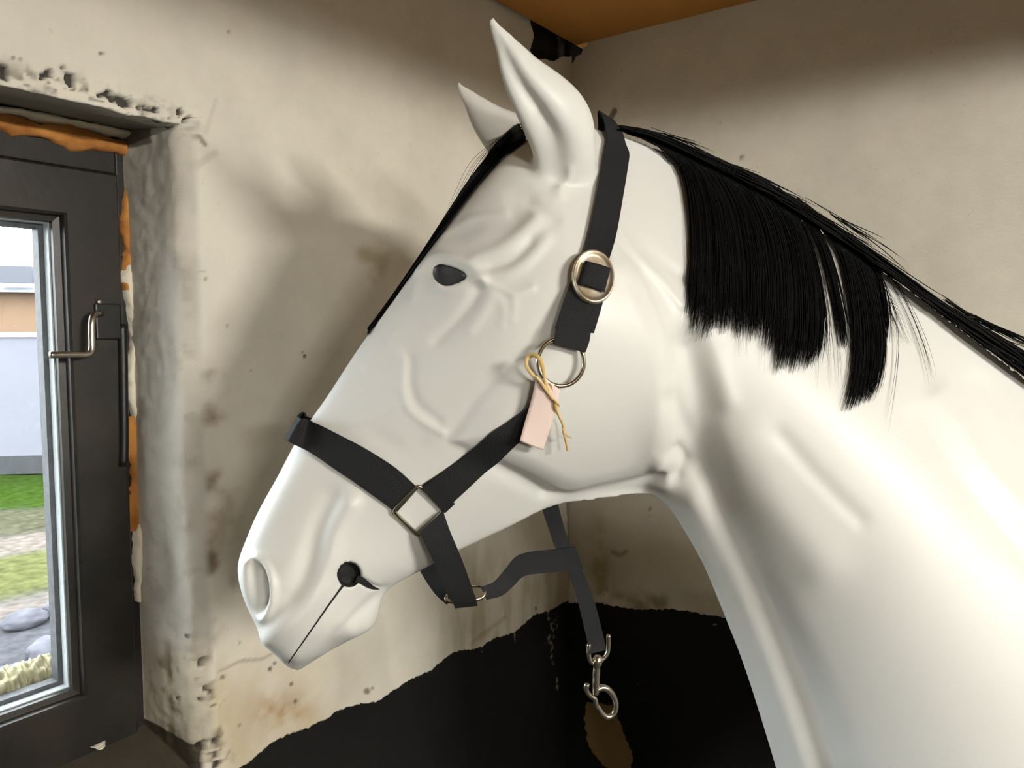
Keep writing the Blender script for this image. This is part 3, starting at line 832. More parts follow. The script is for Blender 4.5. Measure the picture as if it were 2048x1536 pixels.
def to_slh(P):
    P = np.asarray(P, float)
    X = (P-CAM) @ RGT; Y = (P-CAM) @ HF
    s = (X-X0)
    for _ in range(25):
        a = np.interp(s, S_T, _al); bx = np.interp(s, S_T, BX); by = np.interp(s, S_T, BY)
        s = s + (X-bx)*np.cos(a) + (Y-by)*np.sin(a)
    a = np.interp(s, S_T, _al); bx = np.interp(s, S_T, BX); by = np.interp(s, S_T, BY)
    l = (X-bx)*np.sin(a) - (Y-by)*np.cos(a)
    return s, l, P[..., 2]
def px_slh(px, py, l=0.0):
    r = ray(px, py)
    rx, ry = r @ RGT, r @ HF
    bx, by = base_at(S_T, l)
    cr = np.arctan2(bx, by)
    ok = slice(0, int(np.argmax(cr))+1)
    s = np.interp(math.atan2(rx, ry), cr[ok], S_T[ok])
    x, y = base_at(s, l)
    k = math.hypot(x, y)/math.hypot(rx, ry)
    return s, CAM[2] + r[2]*k
def px_world(px, py, l=0.0):
    s, h = px_slh(px, py, l); return from_slh(s, l, h)
def mirror(P):
    s, l, h = to_slh(P); return from_slh(s, -l, h)

#   dorsal px        ventral px      half widths at  v=.15  .5   .85  , fullness
STN = [
 ((555, 1311), (599, 1340), 0.010, 0.012, 0.010),
 ((535, 1279), (647, 1307), 0.034, 0.034, 0.022),
 ((505, 1224), (698, 1278), 0.046, 0.046, 0.030),
 ((482, 1167), (749, 1247), 0.052, 0.052, 0.034),
 ((478, 1118), (767, 1189), 0.051, 0.053, 0.036),
 ((495, 1072), (785, 1170), 0.047, 0.050, 0.036),
 ((517, 1022), (848, 1135), 0.044, 0.048, 0.036),
 ((554, 955), (892, 1111), 0.042, 0.048, 0.036),
 ((593, 881), (949, 1085), 0.042, 0.052, 0.034),
 ((652, 796), (1020, 1053), 0.046, 0.060, 0.034),
 ((717, 697), (1100, 1016), 0.054, 0.072, 0.034),
 ((786, 602), (1170, 1004), 0.066, 0.084, 0.034),
 ((848, 514), (1230, 997), 0.078, 0.092, 0.034),
 ((898, 446), (1275, 992), 0.084, 0.095, 0.036),
 ((947, 381), (1298, 992), 0.083, 0.096, 0.040),
 ((1001, 321), (1314, 997), 0.076, 0.095, 0.046),
 ((1049, 275), (1326, 1004), 0.062, 0.092, 0.052),
 ((1122, 248), (1336, 1013), 0.048, 0.088, 0.056),
 ((1205, 249), (1344, 1022), 0.038, 0.084, 0.060),
 ((1290, 284), (1357, 1040), 0.034, 0.082, 0.062),
 ((1400, 329), (1380, 1077), 0.034, 0.084, 0.064),
 ((1540, 399), (1413, 1139), 0.036, 0.092, 0.068),
 ((1680, 483), (1451, 1231), 0.040, 0.102, 0.074),
 ((1800, 562), (1492, 1336), 0.044, 0.112, 0.082),
 ((1900, 636), (1527, 1444), 0.050, 0.124, 0.090),
 ((2048, 750), (1570, 1589), 0.058, 0.140, 0.104),
 ((2230, 880), (1614, 1760), 0.072, 0.160, 0.120),
 ((2440, 1010), (1664, 1950), 0.090, 0.180, 0.140),
 ((2680, 1120), (1732, 2200), 0.110, 0.195, 0.150),
]
def build_loft():
    rows = []
    for (d, v, a, b, c) in STN:
        sd, hd = px_slh(*d); sv, hv = px_slh(*v)
        rows.append([sd, hd, sv, hv, a, b, c])
    rows = np.array(rows)
    mid = (rows[:, :2] + rows[:, 2:4])/2
    L = np.concatenate([[0], np.cumsum(np.maximum(0.5*np.linalg.norm(np.diff(rows[:, :2], axis=0), axis=1)+0.5*np.linalg.norm(np.diff(rows[:, 2:4], axis=0), axis=1), 1e-3))])
    n = 260
    t = np.linspace(0, L[-1], n)
    # natural smooth interpolation, column by column (Catmull-Rom, non uniform tangents)
    tan = np.gradient(rows, L, axis=0)
    k = np.clip(np.searchsorted(L, t, side='right')-1, 0, len(L)-2)
    h = (L[k+1]-L[k])[:, None]; u = ((t-L[k])[:, None])/h
    R = (2*u**3-3*u**2+1)*rows[k] + (u**3-2*u**2+u)*h*tan[k] + (-2*u**3+3*u**2)*rows[k+1] + (u**3-u**2)*h*tan[k+1]
    nv = 64
    th = np.linspace(0, math.pi, nv)
    v = (1-np.cos(th))/2
    V = []
    prof = np.abs(np.sin(th))**0.75                        # slightly fuller than an ellipse
    # quadratic through widths at .15/.5/.85
    def wq(a, b, c):
        x = (v-0.5)/0.35
        return b + (c-a)/2*x + ((a+c)/2-b)*x*x*0.9
    ns = n
    near = []; far = []
    for r in R:
        w = np.maximum(wq(r[4], r[5], r[6]), 0.004)*prof
        s = r[0]+(r[2]-r[0])*v; hh = r[1]+(r[3]-r[1])*v
        near.append(from_slh(s, w, hh)); far.append(from_slh(s, -w, hh))
    ring = []
    for a, b in zip(near, far):
        ring.append(np.vstack([a, b[1:-1][::-1]]))
    ring = np.array(ring); m = ring.shape[1]
    V = list(ring.reshape(-1, 3)); F = []
    for i in range(ns-1):
        for q in range(m):
            F.append((i*m+q, i*m+(q+1) % m, (i+1)*m+(q+1) % m, (i+1)*m+q))
    F.append(tuple(range(m))[::-1]); F.append(tuple(range((ns-1)*m, ns*m)))
    return V, F

def build_ear(sign):
    """a leaf-shaped, hollowed ear; axis, widths and opening given in the head's own coordinates"""
    tipl = 0.0955
    ax = [(1138, 372, .026), (1132, 312, .046), (1120, 262, .060), (1092, 212, .072), (1047, 152, .082), (1011, 90, .090), (988, 52, .0945), (982, 34, tipl)]
    wid = [62, 74, 80, 77, 61, 43, 23, 6]          # half width in photo px across the ear
    C = [px_slh(a, b, l) for a, b, l in ax]
    A = np.array([(c[0], c[1], x[2]) for c, x in zip(C, ax)])      # s, h, l
    n = 60
    A = catmull(A, n)
    wd = np.interp(np.linspace(0, 1, n), np.linspace(0, 1, len(wid)), wid)
    wd = np.convolve(np.pad(wd, 3, mode='edge'), np.ones(7)/7, 'valid')*0.98/1540*0.74
    T = np.gradient(A, axis=0); T /= np.linalg.norm(T, axis=1, keepdims=True)
    V = []; k = 40
    for i in range(n):
        t = T[i]
        e2 = np.array([0.0, 0.0, 1.0]); e2 = e2 - t*(e2 @ t); e2 /= np.linalg.norm(e2)   # towards the near side
        e1 = np.cross(t, e2); 
        if e1[0] < 0: e1 = -e1                                                          # towards the tail
        f = i/(n-1)
        dent = 0.66*sstep(0.0, 0.22, f)*(1-0.5*sstep(0.85, 1.0, f))
        for q in range(k):
            a = 2*math.pi*q/k
            x, y = math.cos(a), math.sin(a)
            # opening faces forward (-e1) and a little outwards (+e2)
            da = math.atan2(math.sin(a-math.radians(132)), math.cos(a-math.radians(132)))
            r = 1 - dent*math.exp(-(da/0.40)**2)
            V.append(A[i] + wd[i]*r*(e1*x + e2*y*0.62))
    V = np.array(V)
    P = from_slh(V[:, 0], sign*V[:, 2], V[:, 1])
    F = []
    for i in range(n-1):
        for q in range(k):
            F.append((i*k+q, i*k+(q+1) % k, (i+1)*k+(q+1) % k, (i+1)*k+q))
    F.append(tuple(range(k))[::-1]); F.append(tuple(range((n-1)*k, n*k)))
    if sign < 0: F = [f[::-1] for f in F]
    return list(P), F

M_HORSE = mat('glossy_white_fibreglass', (215, 215, 210), 0.40, spec=0.34, coat=0.0, vary=(5, 0.25, (204, 202, 194)))

def mesh_np(me):
    v = np.empty(len(me.vertices)*3); me.vertices.foreach_get('co', v); return v.reshape(-1, 3)
def normals_np(me):
    n = np.empty(len(me.vertices)*3); me.vertex_normals.foreach_get('vector', n); return n.reshape(-1, 3)

def laplace(P, E, it, w, mask=None):
    n = len(P); deg = np.bincount(E.ravel(), minlength=n).astype(float)
    for k in range(it):
        S = np.zeros_like(P)
        for c in range(3):
            S[:, c] = np.bincount(E[:, 0], P[E[:, 1], c], n) + np.bincount(E[:, 1], P[E[:, 0], c], n)
        S /= np.maximum(deg, 1)[:, None]
        ww = w if mask is None else (w*mask)[:, None]
        P = P + ww*(S-P)
    return P

def line_b(q, pts, w, amp, taper=True):
    c = catmull(pts, 24) if len(pts) > 2 else np.array(pts, float)
    return amp*np.exp(-(seg_dist(q, c)/w)**2)

def smooth_closed(pts, n=80):
    p = np.asarray(pts, float)
    q = np.vstack([p[-2:], p, p[:3]])
    c = catmull(q, n*3)
    # cut one period out
    a = np.argmin(np.linalg.norm(c - p[0], axis=1)[:len(c)//2]); b = len(c)//2 + np.argmin(np.linalg.norm(c - p[0], axis=1)[len(c)//2:])
    c = c[a:b]
    L = np.concatenate([[0], np.cumsum(np.linalg.norm(np.diff(c, axis=0), axis=1))])
    t = np.linspace(0, L[-1], n, endpoint=False)
    return np.stack([np.interp(t, L, c[:, 0]), np.interp(t, L, c[:, 1])], -1)

EYE = smooth_closed([(869, 536), (880, 529), (900, 533), (920, 541), (931, 550), (925, 559), (908, 567), (890, 570), (876, 563), (868, 550)])
HOLE = np.array([(699+22.5*math.cos(t), 1150+24*math.sin(t)) for t in np.linspace(0, 2*math.pi, 61)[:-1]])
SLIT = [(712, 1158), (722, 1160), (734, 1168), (746, 1175), (758, 1178)]

def relief(q):
    d = np.zeros(len(q))
    mm = 0.001
    # --- jaw: big round cheek standing proud of the neck and of the lower jaw bar
    cheek = poly_sd(q, [(905, 880), (960, 800), (1060, 700), (1150, 560), (1215, 470), (1275, 540), (1322, 650), (1350, 760), (1356, 850), (1338, 920), (1290, 952), (1215, 975), (1150, 988), (1100, 975), (1045, 945), (985, 915)])
    d += 7*mm*sstep(-16, 50, cheek) + 2.5*mm*sstep(-9, 12, cheek)
    d += line_b(q, [(1095, 992), (1150, 993), (1220, 982), (1290, 955), (1322, 948)], 11, -3.5*mm)
    d += line_b(q, [(1150, 1003), (1220, 994), (1290, 976), (1335, 968)], 15, 4*mm)
    d += line_b(q, [(985, 930), (1040, 955), (1090, 985)], 20, -3.0*mm)
    d += 6*mm*np.exp(-(((q[:, 0]-1325)/22)**2 + ((q[:, 1]-928)/20)**2))
    d += line_b(q, [(1352, 905), (1362, 930), (1352, 952)], 12, -5*mm)
    # neck sinks behind the jaw
    d += line_b(q, [(1385, 700), (1398, 800), (1400, 880), (1410, 950), (1440, 1040), (1490, 1150), (1540, 1260), (1590, 1370), (1640, 1500), (1665, 1600)], 40, -13*mm)
    d += line_b(q, [(1345, 800), (1368, 870), (1372, 930)], 22, -5*mm)
    d += line_b(q, [(1395, 1000), (1440, 1085), (1490, 1190), (1535, 1300), (1580, 1420), (1620, 1540)], 26, 7*mm)
    d += line_b(q, [(1400, 640), (1430, 730), (1455, 800)], 22, 3*mm)
    d += line_b(q, [(1500, 900), (1560, 1010), (1640, 1120)], 55, 6*mm)
    d += line_b(q, [(1560, 870), (1640, 960), (1720, 1040)], 18, -1.6*mm)
    d += line_b(q, [(1880, 790), (1945, 880), (1990, 950), (2060, 1030)], 24, 4*mm)
    d += line_b(q, [(1840, 840), (1900, 930), (1960, 1010), (2060, 1120)], 26, -3*mm)
    d += line_b(q, [(1960, 760), (2010, 860), (2060, 930)], 24, -2.5*mm)
    # tendons behind the crown strap
    d += line_b(q, [(1225, 450), (1270, 510), (1320, 560), (1362, 610)], 9, 2.2*mm)
    d += line_b(q, [(1235, 425), (1290, 490), (1340, 535), (1375, 560)], 12, -2.0*mm)
    d += line_b(q, [(1240, 540), (1290, 590), (1318, 650), (1322, 720)], 16, 1.8*mm)
    # --- eye: brow, lids, hollow above the eye, cheek bone arch
    d += line_b(q, [(845, 545), (860, 525), (885, 516), (915, 521), (945, 537), (968, 560)], 11, 3.4*mm)
    d += line_b(q, [(872, 578), (900, 582), (930, 573), (950, 562)], 8, 1.6*mm)
    d += 4.5*mm*np.exp(-(((q[:, 0]-905)/62)**2 + ((q[:, 1]-545)/46)**2))
    d += line_b(q, [(915, 455), (960, 432), (1010, 428), (1035, 410)], 34, -4.0*mm)
    d += line_b(q, [(850, 500), (880, 468), (920, 442), (960, 428), (1010, 424)], 9, 1.6*mm)
    d += line_b(q, [(955, 520), (1000, 500), (1040, 470), (1070, 440)], 16, 3.6*mm)
    d += line_b(q, [(965, 560), (1020, 545), (1060, 515), (1090, 480)], 14, 2.4*mm)
    d += line_b(q, [(985, 535), (1030, 518), (1062, 485)], 9, -1.6*mm)
    d += line_b(q, [(950, 565), (985, 572), (1030, 588), (1065, 575)], 7, 1.4*mm)
    d += line_b(q, [(958, 578), (940, 610), (905, 650), (872, 682)], 12, -2.6*mm)
    d += line_b(q, [(985, 590), (965, 625), (940, 660)], 12, 1.6*mm)
    d += line_b(q, [(1000, 600), (1008, 625), (1003, 650)], 9, 0.8*mm)
    d += line_b(q, [(1026, 590), (1028, 615), (1024, 640)], 9, 0.7*mm)
    d += 2.6*mm*np.exp(-(((q[:, 0]-1120)/16)**2 + ((q[:, 1]-385)/14)**2))
    d += line_b(q, [(1120, 375), (1135, 360), (1140, 340)], 8, 1.6*mm)
    d += line_b(q, [(1060, 400), (1085, 420), (1110, 440)], 12, -1.6*mm)
    # --- face
    d += line_b(q, [(790, 690), (806, 720), (803, 770), (815, 815), (845, 842), (885, 866)], 8, 1.5*mm)
    d += line_b(q, [(822, 720), (822, 770), (838, 812), (875, 842)], 12, -1.6*mm)
    d += line_b(q, [(735, 735), (765, 700), (790, 665), (808, 655)], 8, 1.4*mm)
    d += line_b(q, [(700, 850), (740, 838), (790, 815)], 9, 1.0*mm)
    d += line_b(q, [(760, 880), (810, 905), (840, 890)], 22, -1.4*mm)
    d += line_b(q, [(835, 540), (832, 575), (828, 600)], 10, 1.6*mm)
    # --- muzzle: cheek fold running to the lip
    d += line_b(q, [(700, 1010), (672, 1060), (655, 1120), (632, 1180), (590, 1230), (545, 1272)], 22, 6.0*mm)
    d += line_b(q, [(660, 1000), (632, 1070), (615, 1140), (585, 1195)], 26, -3.5*mm)
    d += line_b(q, [(640, 880), (600, 950), (560, 1020), (530, 1070)], 24, 1.6*mm)
    d += line_b(q, [(770, 1180), (720, 1225), (680, 1262), (660, 1300)], 11, -2.2*mm)
    d += line_b(q, [(690, 1250), (715, 1270), (745, 1255)], 16, 1.4*mm)
    d += line_b(q, [(683, 1168), (640, 1235), (600, 1296), (578, 1326)], 5, -1.0*mm)
    # nostril: an oval pit with a raised rim
    nos = smooth_closed([(500, 1128), (517, 1122), (531, 1138), (539, 1165), (540, 1195), (532, 1222), (520, 1232), (506, 1222), (497, 1200), (492, 1170), (493, 1145)])
    sd = poly_sd(q, nos)
    d += 3.8*mm*np.exp(-((sd+6)/7.5)**2)*(0.12+0.88*sstep(488, 520, q[:, 0]-0.28*(q[:, 1]-1180)))
    d -= 11*mm*sstep(-3, 16, sd)
    d += line_b(q, [(492, 1115), (502, 1113), (512, 1122)], 6, -1.8*mm)
    return d

def build_horse():
    root = empty('model_horse', tuple(px_world(1750, 1100)*np.array([1, 1, 0]) + np.array([0, 0, 0.55])))
    thing(root, 'glossy white life-size model horse head and neck with a black mane, standing in the corner', 'horse')
    V, F = merge_geo([build_loft(), build_ear(1), build_ear(-1)])
    o = new_mesh('body', V, F, M_HORSE)
    bm = bmesh.new(); bm.from_mesh(o.data); bmesh.ops.recalc_face_normals(bm, faces=list(bm.faces)); bm.to_mesh(o.data); bm.free()
    md = o.modifiers.new('remesh', 'REMESH'); md.mode = 'VOXEL'; md.voxel_size = VOX
    dg = bpy.context.evaluated_depsgraph_get()
    me = bpy.data.meshes.new_from_object(o.evaluated_get(dg))
    o.modifiers.clear(); old = o.data; o.data = me; bpy.data.meshes.remove(old)
    E = np.empty(len(me.edges)*2, int); me.edges.foreach_get('vertices', E); E = E.reshape(-1, 2)
    P = mesh_np(me)
    s, l, h = to_slh(P)
    q = proj(from_slh(s, np.abs(l), h))
    P = laplace(P, E, 6, 0.5)
    earb = np.exp(-(seg_dist(q, [(1060, 300), (1100, 312), (1150, 310), (1200, 280)])/42)**2)
    P = laplace(P, E, 90, 0.6, earb)
    me.vertices.foreach_set('co', P.ravel()); me.update()
    me.polygons.foreach_set('use_smooth', [True]*len(me.polygons))
    # relief, from near-side photo positions, applied to both flanks
    n = normals_np(me)
    s, l, h = to_slh(P)
    q = proj(from_slh(s, np.abs(l), h))
    P1 = P + n*(1.2*relief(q)*sstep(0.004, 0.022, np.abs(l)))[:, None]
    P1 = laplace(P1, E, 2, 0.4)
    # shallow openings for the eye and the bit hole (their linings are parts)
    bvh = BVHTree.FromPolygons([tuple(p) for p in P1], [tuple(p.vertices) for p in me.polygons])
    s, l, h = to_slh(P1); q = proj(from_slh(s, np.abs(l), h))
    head = sstep(0.015, 0.03, np.abs(l))
    sdE = poly_sd(q, EYE); sdH = poly_sd(q, HOLE)
    P2 = P1 - n*(head*(0.007*sstep(-1.5, 4, sdE) + 0.013*sstep(-2.0, 3, sdH) + 0.004*np.exp(-(seg_dist(q, SLIT)/6.0)**2)))[:, None]
    me.vertices.foreach_set('co', P2.ravel()); me.update()
    me.materials.clear(); me.materials.append(M_HORSE)
    pparent(o, root)
    print('body verts', len(P2))
    return root, o, bvh
VOX = 0.0023
HORSE, BODY, BVH = build_horse()

def cast(px, py, off=0.0, fb_l=0.0):
    """point of the horse seen at a photo position, lifted off the surface by off; the mid surface where the horse is missed"""
    r = Vector(ray(px, py).tolist()).normalized()
    loc, nor, idx, dist = BVH.ray_cast(Vector(CAM.tolist()), r)
    if loc is None:
        return px_world(px, py, fb_l), None
    n = np.array(nor)
    if n @ np.array(r) > 0: n = -n
    return np.array(loc) + n*off, n

def lining(name, outline, depth, m, parent):
    c = outline.mean(0)
    outs = []
    for side in (1, -1):
        rim = [cast(a, b, 0.0004) for a, b in outline]
        N = np.mean([r[1] for r in rim if r[1] is not None], axis=0); N /= np.linalg.norm(N)
        R = np.array([r[0] for r in rim]); cen = R.mean(0)
        V = list(R); k = len(R); F = []
        fr = [0.985, 0.95, 0.88, 0.7, 0.45, 0.2]
        dp = [0.25, 0.6, 0.9, 1.0, 1.0, 1.0]
        for f, d in zip(fr, dp):
            V += list(cen + (R-cen)*f - N*depth*d)
        V.append(cen - N*depth)
        for a in range(len(fr)):
            for i in range(k): F.append((a*k+i, a*k+(i+1) % k, (a+1)*k+(i+1) % k, (a+1)*k+i))
        b = len(fr)*k
        for i in range(k): F.append((b+i, b+(i+1) % k, len(V)-1))
        V = np.array(V)
        if side < 0: V = mirror(V); F = [f[::-1] for f in F]
        o = new_mesh(name, V, F, m); pparent(o, parent); outs.append(o)
    return outs
M_EYE = mat('dark_grey_eye', (50, 52, 54), 0.55)
M_CAV = mat('black_cavity', (16, 15, 14), 0.8)
lining('eye', EYE, 0.0030, M_EYE, HORSE)
for o in list(HORSE.children):
    if o.name.startswith('eye'): o['label'] = 'flat dark grey almond-shaped eye'
def lining_cat(): pass
lining('bit_hole', HOLE, 0.007, M_CAV, HORSE)
# mouth line: a narrow dark seam
def seam(side, name='mouth_line', line=((688, 1168), (660, 1206), (628, 1252), (600, 1292), (577, 1325)), wf=(2.6, 2.0, 1.6, 1.0), t=(0.83, 0.56)):
    c = catmull(line, 40)
    t0 = np.array(t)
    w = np.interp(np.linspace(0, 1, 40), [0, .1, .5, 1], wf)
    V = []
    for (a, b), ww in zip(c, w):
        t = t0*ww
        for k in (-1, 0, 1): V.append(cast(a+t[0]*k, b+t[1]*k, 0.0004)[0])
    V = np.array(V)
    if side < 0: V = mirror(V)
    o = new_mesh(name, V, grid_faces(40, 3), M_CAV); pparent(o, HORSE)
seam(1); seam(-1)
for _s in (1, -1): seam(_s, 'mouth_corner_slit', SLIT, (8, 7.5, 6, 1.0), (-0.45, 0.89))
# ------------------------------------------------------------------ halter
def webbing_mat():
    m = mat('black_webbing', (27, 28, 29), 0.8, spec=0.25)
    nt = m.node_tree; N = nt.nodes; L = nt.links; b = N['Principled BSDF']
    tc = N.new('ShaderNodeTexCoord')
    v = N.new('ShaderNodeTexVoronoi'); v.inputs['Scale'].default_value = 700
    L.new(tc.outputs['Object'], v.inputs['Vector'])
    bp = N.new('ShaderNodeBump'); bp.inputs['Strength'].default_value = 0.5; bp.inputs['Distance'].default_value = 0.0006
    L.new(v.outputs['Distance'], bp.inputs['Height']); L.new(bp.outputs[0], b.inputs['Normal'])
    return m
M_WEB = webbing_mat()
M_CHROME = mat('worn_chrome', (214, 204, 184), 0.42, metal=0.85, vary=(90, 0.6, (164, 136, 96)))
M_RING = mat('nickel_ring', (190, 180, 160), 0.22, metal=1.0)

def resolve(p):
    """(px, py) lies on the horse; (px, py, l) is l metres off the mid surface; (px, py, None, off) on the horse lifted by off"""
    if len(p) == 2: return cast(p[0], p[1], 0.0035)[0]
    if len(p) == 3: return px_world(p[0], p[1], p[2])
    return cast(p[0], p[1], p[3])[0]

def ribbon3d(A, B, th=0.0022, n=70, m=7, bulge=0.0):
    A = catmull(A, n); B = catmull(B, n)
    u = np.linspace(0, 1, m)
    G = A[:, None, :]*(1-u)[None, :, None] + B[:, None, :]*u[None, :, None]
    du = np.gradient(G, axis=0); dv = np.gradient(G, axis=1)
    N = np.cross(du, dv); N /= np.maximum(np.linalg.norm(N, axis=2, keepdims=True), 1e-12)
    c = n//2
    G = G + N*(bulge*(1-(2*u-1)**2))[None, :, None]
    f = G + N*th/2; b = G - N*th/2
    V = list(f.reshape(-1, 3)) + list(b.reshape(-1, 3)); k = n*m
    F = [tuple(q) for q in grid_faces(n, m)] + [tuple(i+k for i in q[::-1]) for q in grid_faces(n, m)]
    for i in range(n-1):
        F.append((i*m, i*m+k, (i+1)*m+k, (i+1)*m)); e = m-1
        F.append((i*m+e, (i+1)*m+e, (i+1)*m+e+k, i*m+e+k))
    for q in range(m-1):
        F.append((q, q+1, q+1+k, q+k)); e = (n-1)*m
        F.append((e+q, e+q+k, e+q+1+k, e+q+1))
    return np.array(V), F

def strap(name, A, B, parent, mirrored=False, **kw):
    A3 = np.array([resolve(p) for p in A]); B3 = np.array([resolve(p) for p in B])
    outs = []
    for s in ((1, -1) if mirrored else (1,)):
        V, F = ribbon3d(A3, B3, **kw)
        if s < 0: V = mirror(V)
        o = new_mesh(name, V, F, M_WEB)
        o.data.polygons.foreach_set('use_smooth', [True]*len(o.data.polygons))
        bm = bmesh.new(); bm.from_mesh(o.data); bmesh.ops.recalc_face_normals(bm, faces=list(bm.faces))
        for e in bm.edges:
            if len(e.link_faces) == 2 and e.calc_face_angle(0) > 0.9: e.smooth = False
        bm.to_mesh(o.data); bm.free()
        pparent(o, parent); outs.append(o)
    return outs

HALTER = empty('halter', px_world(1000, 800, 0.0))
thing(HALTER, 'black webbing halter with metal rings buckled round the white horse head', 'halter')

# noseband, continuous round the nose to the far side
def full_band(name, A, B, parent, **kw):
    A3 = np.array([resolve(p) for p in A]); B3 = np.array([resolve(p) for p in B])
    A3 = np.vstack([A3, mirror(A3[:-1])[::-1]]); B3 = np.vstack([B3, mirror(B3[:-1])[::-1]])
    V, F = ribbon3d(A3, B3, **kw)
    o = new_mesh(name, V, F, M_WEB)
    bm = bmesh.new(); bm.from_mesh(o.data); bmesh.ops.recalc_face_normals(bm, faces=list(bm.faces))
    for e in bm.edges:
        if len(e.link_faces) == 2 and e.calc_face_angle(0) > 0.9: e.smooth = False
    bm.to_mesh(o.data); bm.free(); pparent(o, parent); return o
full_band('noseband',
    [(836, 974), (796, 938), (760, 914), (725, 893), (690, 875), (650, 856), (622, 844, None, .005), (604, 838, .030), (598, 835, .014), (596, 834, 0.0)],
    [(792, 1022), (768, 1003), (745, 987), (712, 964), (680, 943), (640, 916), (610, 898, None, .005), (580, 885, .030), (572, 880, .014), (569, 878, 0.0)], HALTER, n=150)
strap('cheek_strap',
    [(1074, 752, None, .009), (1060, 795, None, .008), (1046, 817, None, .006), (1015, 842), (980, 866), (935, 903), (890, 938), (842, 970)],
    [(1112, 772, None, .009), (1100, 822, None, .008), (1080, 848, None, .006), (1037, 880), (998, 917), (966, 942), (926, 980), (886, 1016)], HALTER, True)
strap('cheek_strap_fold', [(862, 958, None, .006), (842, 972, None, .006)], [(906, 1000, None, .006), (887, 1018, None, .006)], HALTER, True, n=8)
# crown piece over the poll, and the lower cheek billet with its keeper
def crown_pts(pts, tops):
    P = [cast(a, b, .006)[0] for a, b in pts]
    l0 = to_slh(P[-1])[1]
    return pts, [(a, b, float(l0*f)) for (a, b, f) in tops]
_a, _at = crown_pts([(1158, 528), (1172, 480), (1190, 390), (1203, 318), (1209, 285)], [(1211, 262, .86), (1209, 247, .66), (1204, 234, .42), (1199, 226, .2), (1196, 222, 0.0)])
_b, _bt = crown_pts([(1212, 536), (1224, 480), (1240, 400), (1249, 345), (1252, 315)], [(1251, 288, .86), (1245, 268, .66), (1237, 255, .42), (1230, 245, .2), (1226, 241, 0.0)])
full_band('crown_strap', [(p[0], p[1], None, .006) for p in _a] + _at, [(p[0], p[1], None, .006) for p in _b] + _bt, HALTER, n=150)
strap('billet', [(1150, 545, None, .005), (1136, 592, None, .006), (1122, 630, None, .007), (1112, 660, None, .008)], [(1212, 560, None, .005), (1202, 600, None, .006), (1190, 640, None, .007), (1181, 666, None, .008)], HALTER, True, n=24)
strap('ring_loop', [(1114, 655, None, .009), (1112, 672, None, .010), (1108, 690, None, .011)], [(1174, 666, None, .009), (1170, 682, None, .010), (1162, 702, None, .011)], HALTER, True, n=16, th=0.004)
# throat strap hanging loose on the far side, its connection to the chin, chin straps
strap('throat_strap',
    [(1062, 900, -.088), (1074, 980, -.070), (1086, 1024, -.045), (1098, 1060, -.03), (1112, 1098, -.022), (1134, 1140, -.02), (1150, 1182, -.02), (1164, 1235, -.02), (1176, 1288, -.02), (1180, 1308, -.016)],
    [(1096, 890, -.088), (1106, 970, -.070), (1117, 1012, -.045), (1126, 1046, -.03), (1139, 1090, -.022), (1162, 1135, -.02), (1181, 1180, -.02), (1196, 1230, -.02), (1208, 1280, -.02), (1212, 1300, -.016)], HALTER, n=90)
strap('chin_connector',
    [(962, 1174, .0), (988, 1164, -.006), (1010, 1140, -.012), (1032, 1114, -.014), (1062, 1104, -.016), (1105, 1099, -.018), (1150, 1093, -.018)],
    [(974, 1199, .0), (1003, 1191, -.006), (1026, 1172, -.012), (1046, 1153, -.014), (1076, 1147, -.016), (1125, 1143, -.018), (1166, 1138, -.018)], HALTER, n=60)
strap('chin_strap',
    [(840, 1066, .056), (852, 1092, .054), (868, 1126, .046), (882, 1160, .034), (895, 1190, .022), (906, 1206, .014), (909, 1215, .004)],
    [(886, 1022, .056), (900, 1062, .054), (916, 1100, .046), (931, 1138, .034), (944, 1175, .022), (952, 1198, .014), (955, 1210, .004)], HALTER, n=50)
strap('chin_strap',
    [(818, 1090, -.056), (834, 1130, -.046), (852, 1162, -.034), (872, 1190, -.018), (892, 1208, -.004)],
    [(858, 1072, -.056), (872, 1110, -.046), (884, 1140, -.034), (898, 1170, -.018), (914, 1196, -.004)], HALTER, n=50)

def plane_pts(pts, off):
    """photo outline laid on the plane touching the horse there, lifted by off"""
    ps = [cast(a, b, 0.0) for a, b in pts]
    P = np.array([p[0] for p in ps]); c = P.mean(0)
    N = np.mean([p[1] for p in ps if p[1] is not None], axis=0); N /= np.linalg.norm(N)
    lift = max(((P-c) @ N).max(), 0)
    c = c + N*(lift*0.5+off)
    out = []
    for a, b in pts:
        r = ray(a, b); t = ((c-CAM) @ N)/(r @ N); out.append(CAM + r*t)
    return np.array(out), N
def ring_part(name, pts, rad, off, m, parent, mirrored=True, nseg=12):
    P, N = plane_pts(pts, off)
    for s in ((1, -1) if mirrored else (1,)):
        V, F = tube_geo(P if s > 0 else mirror(P), rad, nseg, True)
        o = new_mesh(name, V, F, m); pparent(o, parent)
cr = [(1122+46*math.cos(a), 724+48*math.sin(a)) for a in np.linspace(0, 2*math.pi, 49)[:-1]]
ring_part('cheek_ring', cr, 0.0021, 0.007, M_RING, HALTER)
def rounded_quad(c, r, n=7):
    c = [np.array(p, float) for p in c]; out = []
    for i in range(4):
        p0, p1, p2 = c[i-1], c[i], c[(i+1) % 4]
        a = p1 + (p0-p1)/np.linalg.norm(p0-p1)*r; b = p1 + (p2-p1)/np.linalg.norm(p2-p1)*r
        for t in np.linspace(0, 1, n): out.append(tuple((1-t)**2*a + 2*t*(1-t)*p1 + t*t*b))
        nx = c[(i+1) % 4]; e = nx + (p1-nx)/np.linalg.norm(p1-nx)*r
        for t in (0.25, 0.5, 0.75): out.append(tuple(b*(1-t)+e*t))
    return out
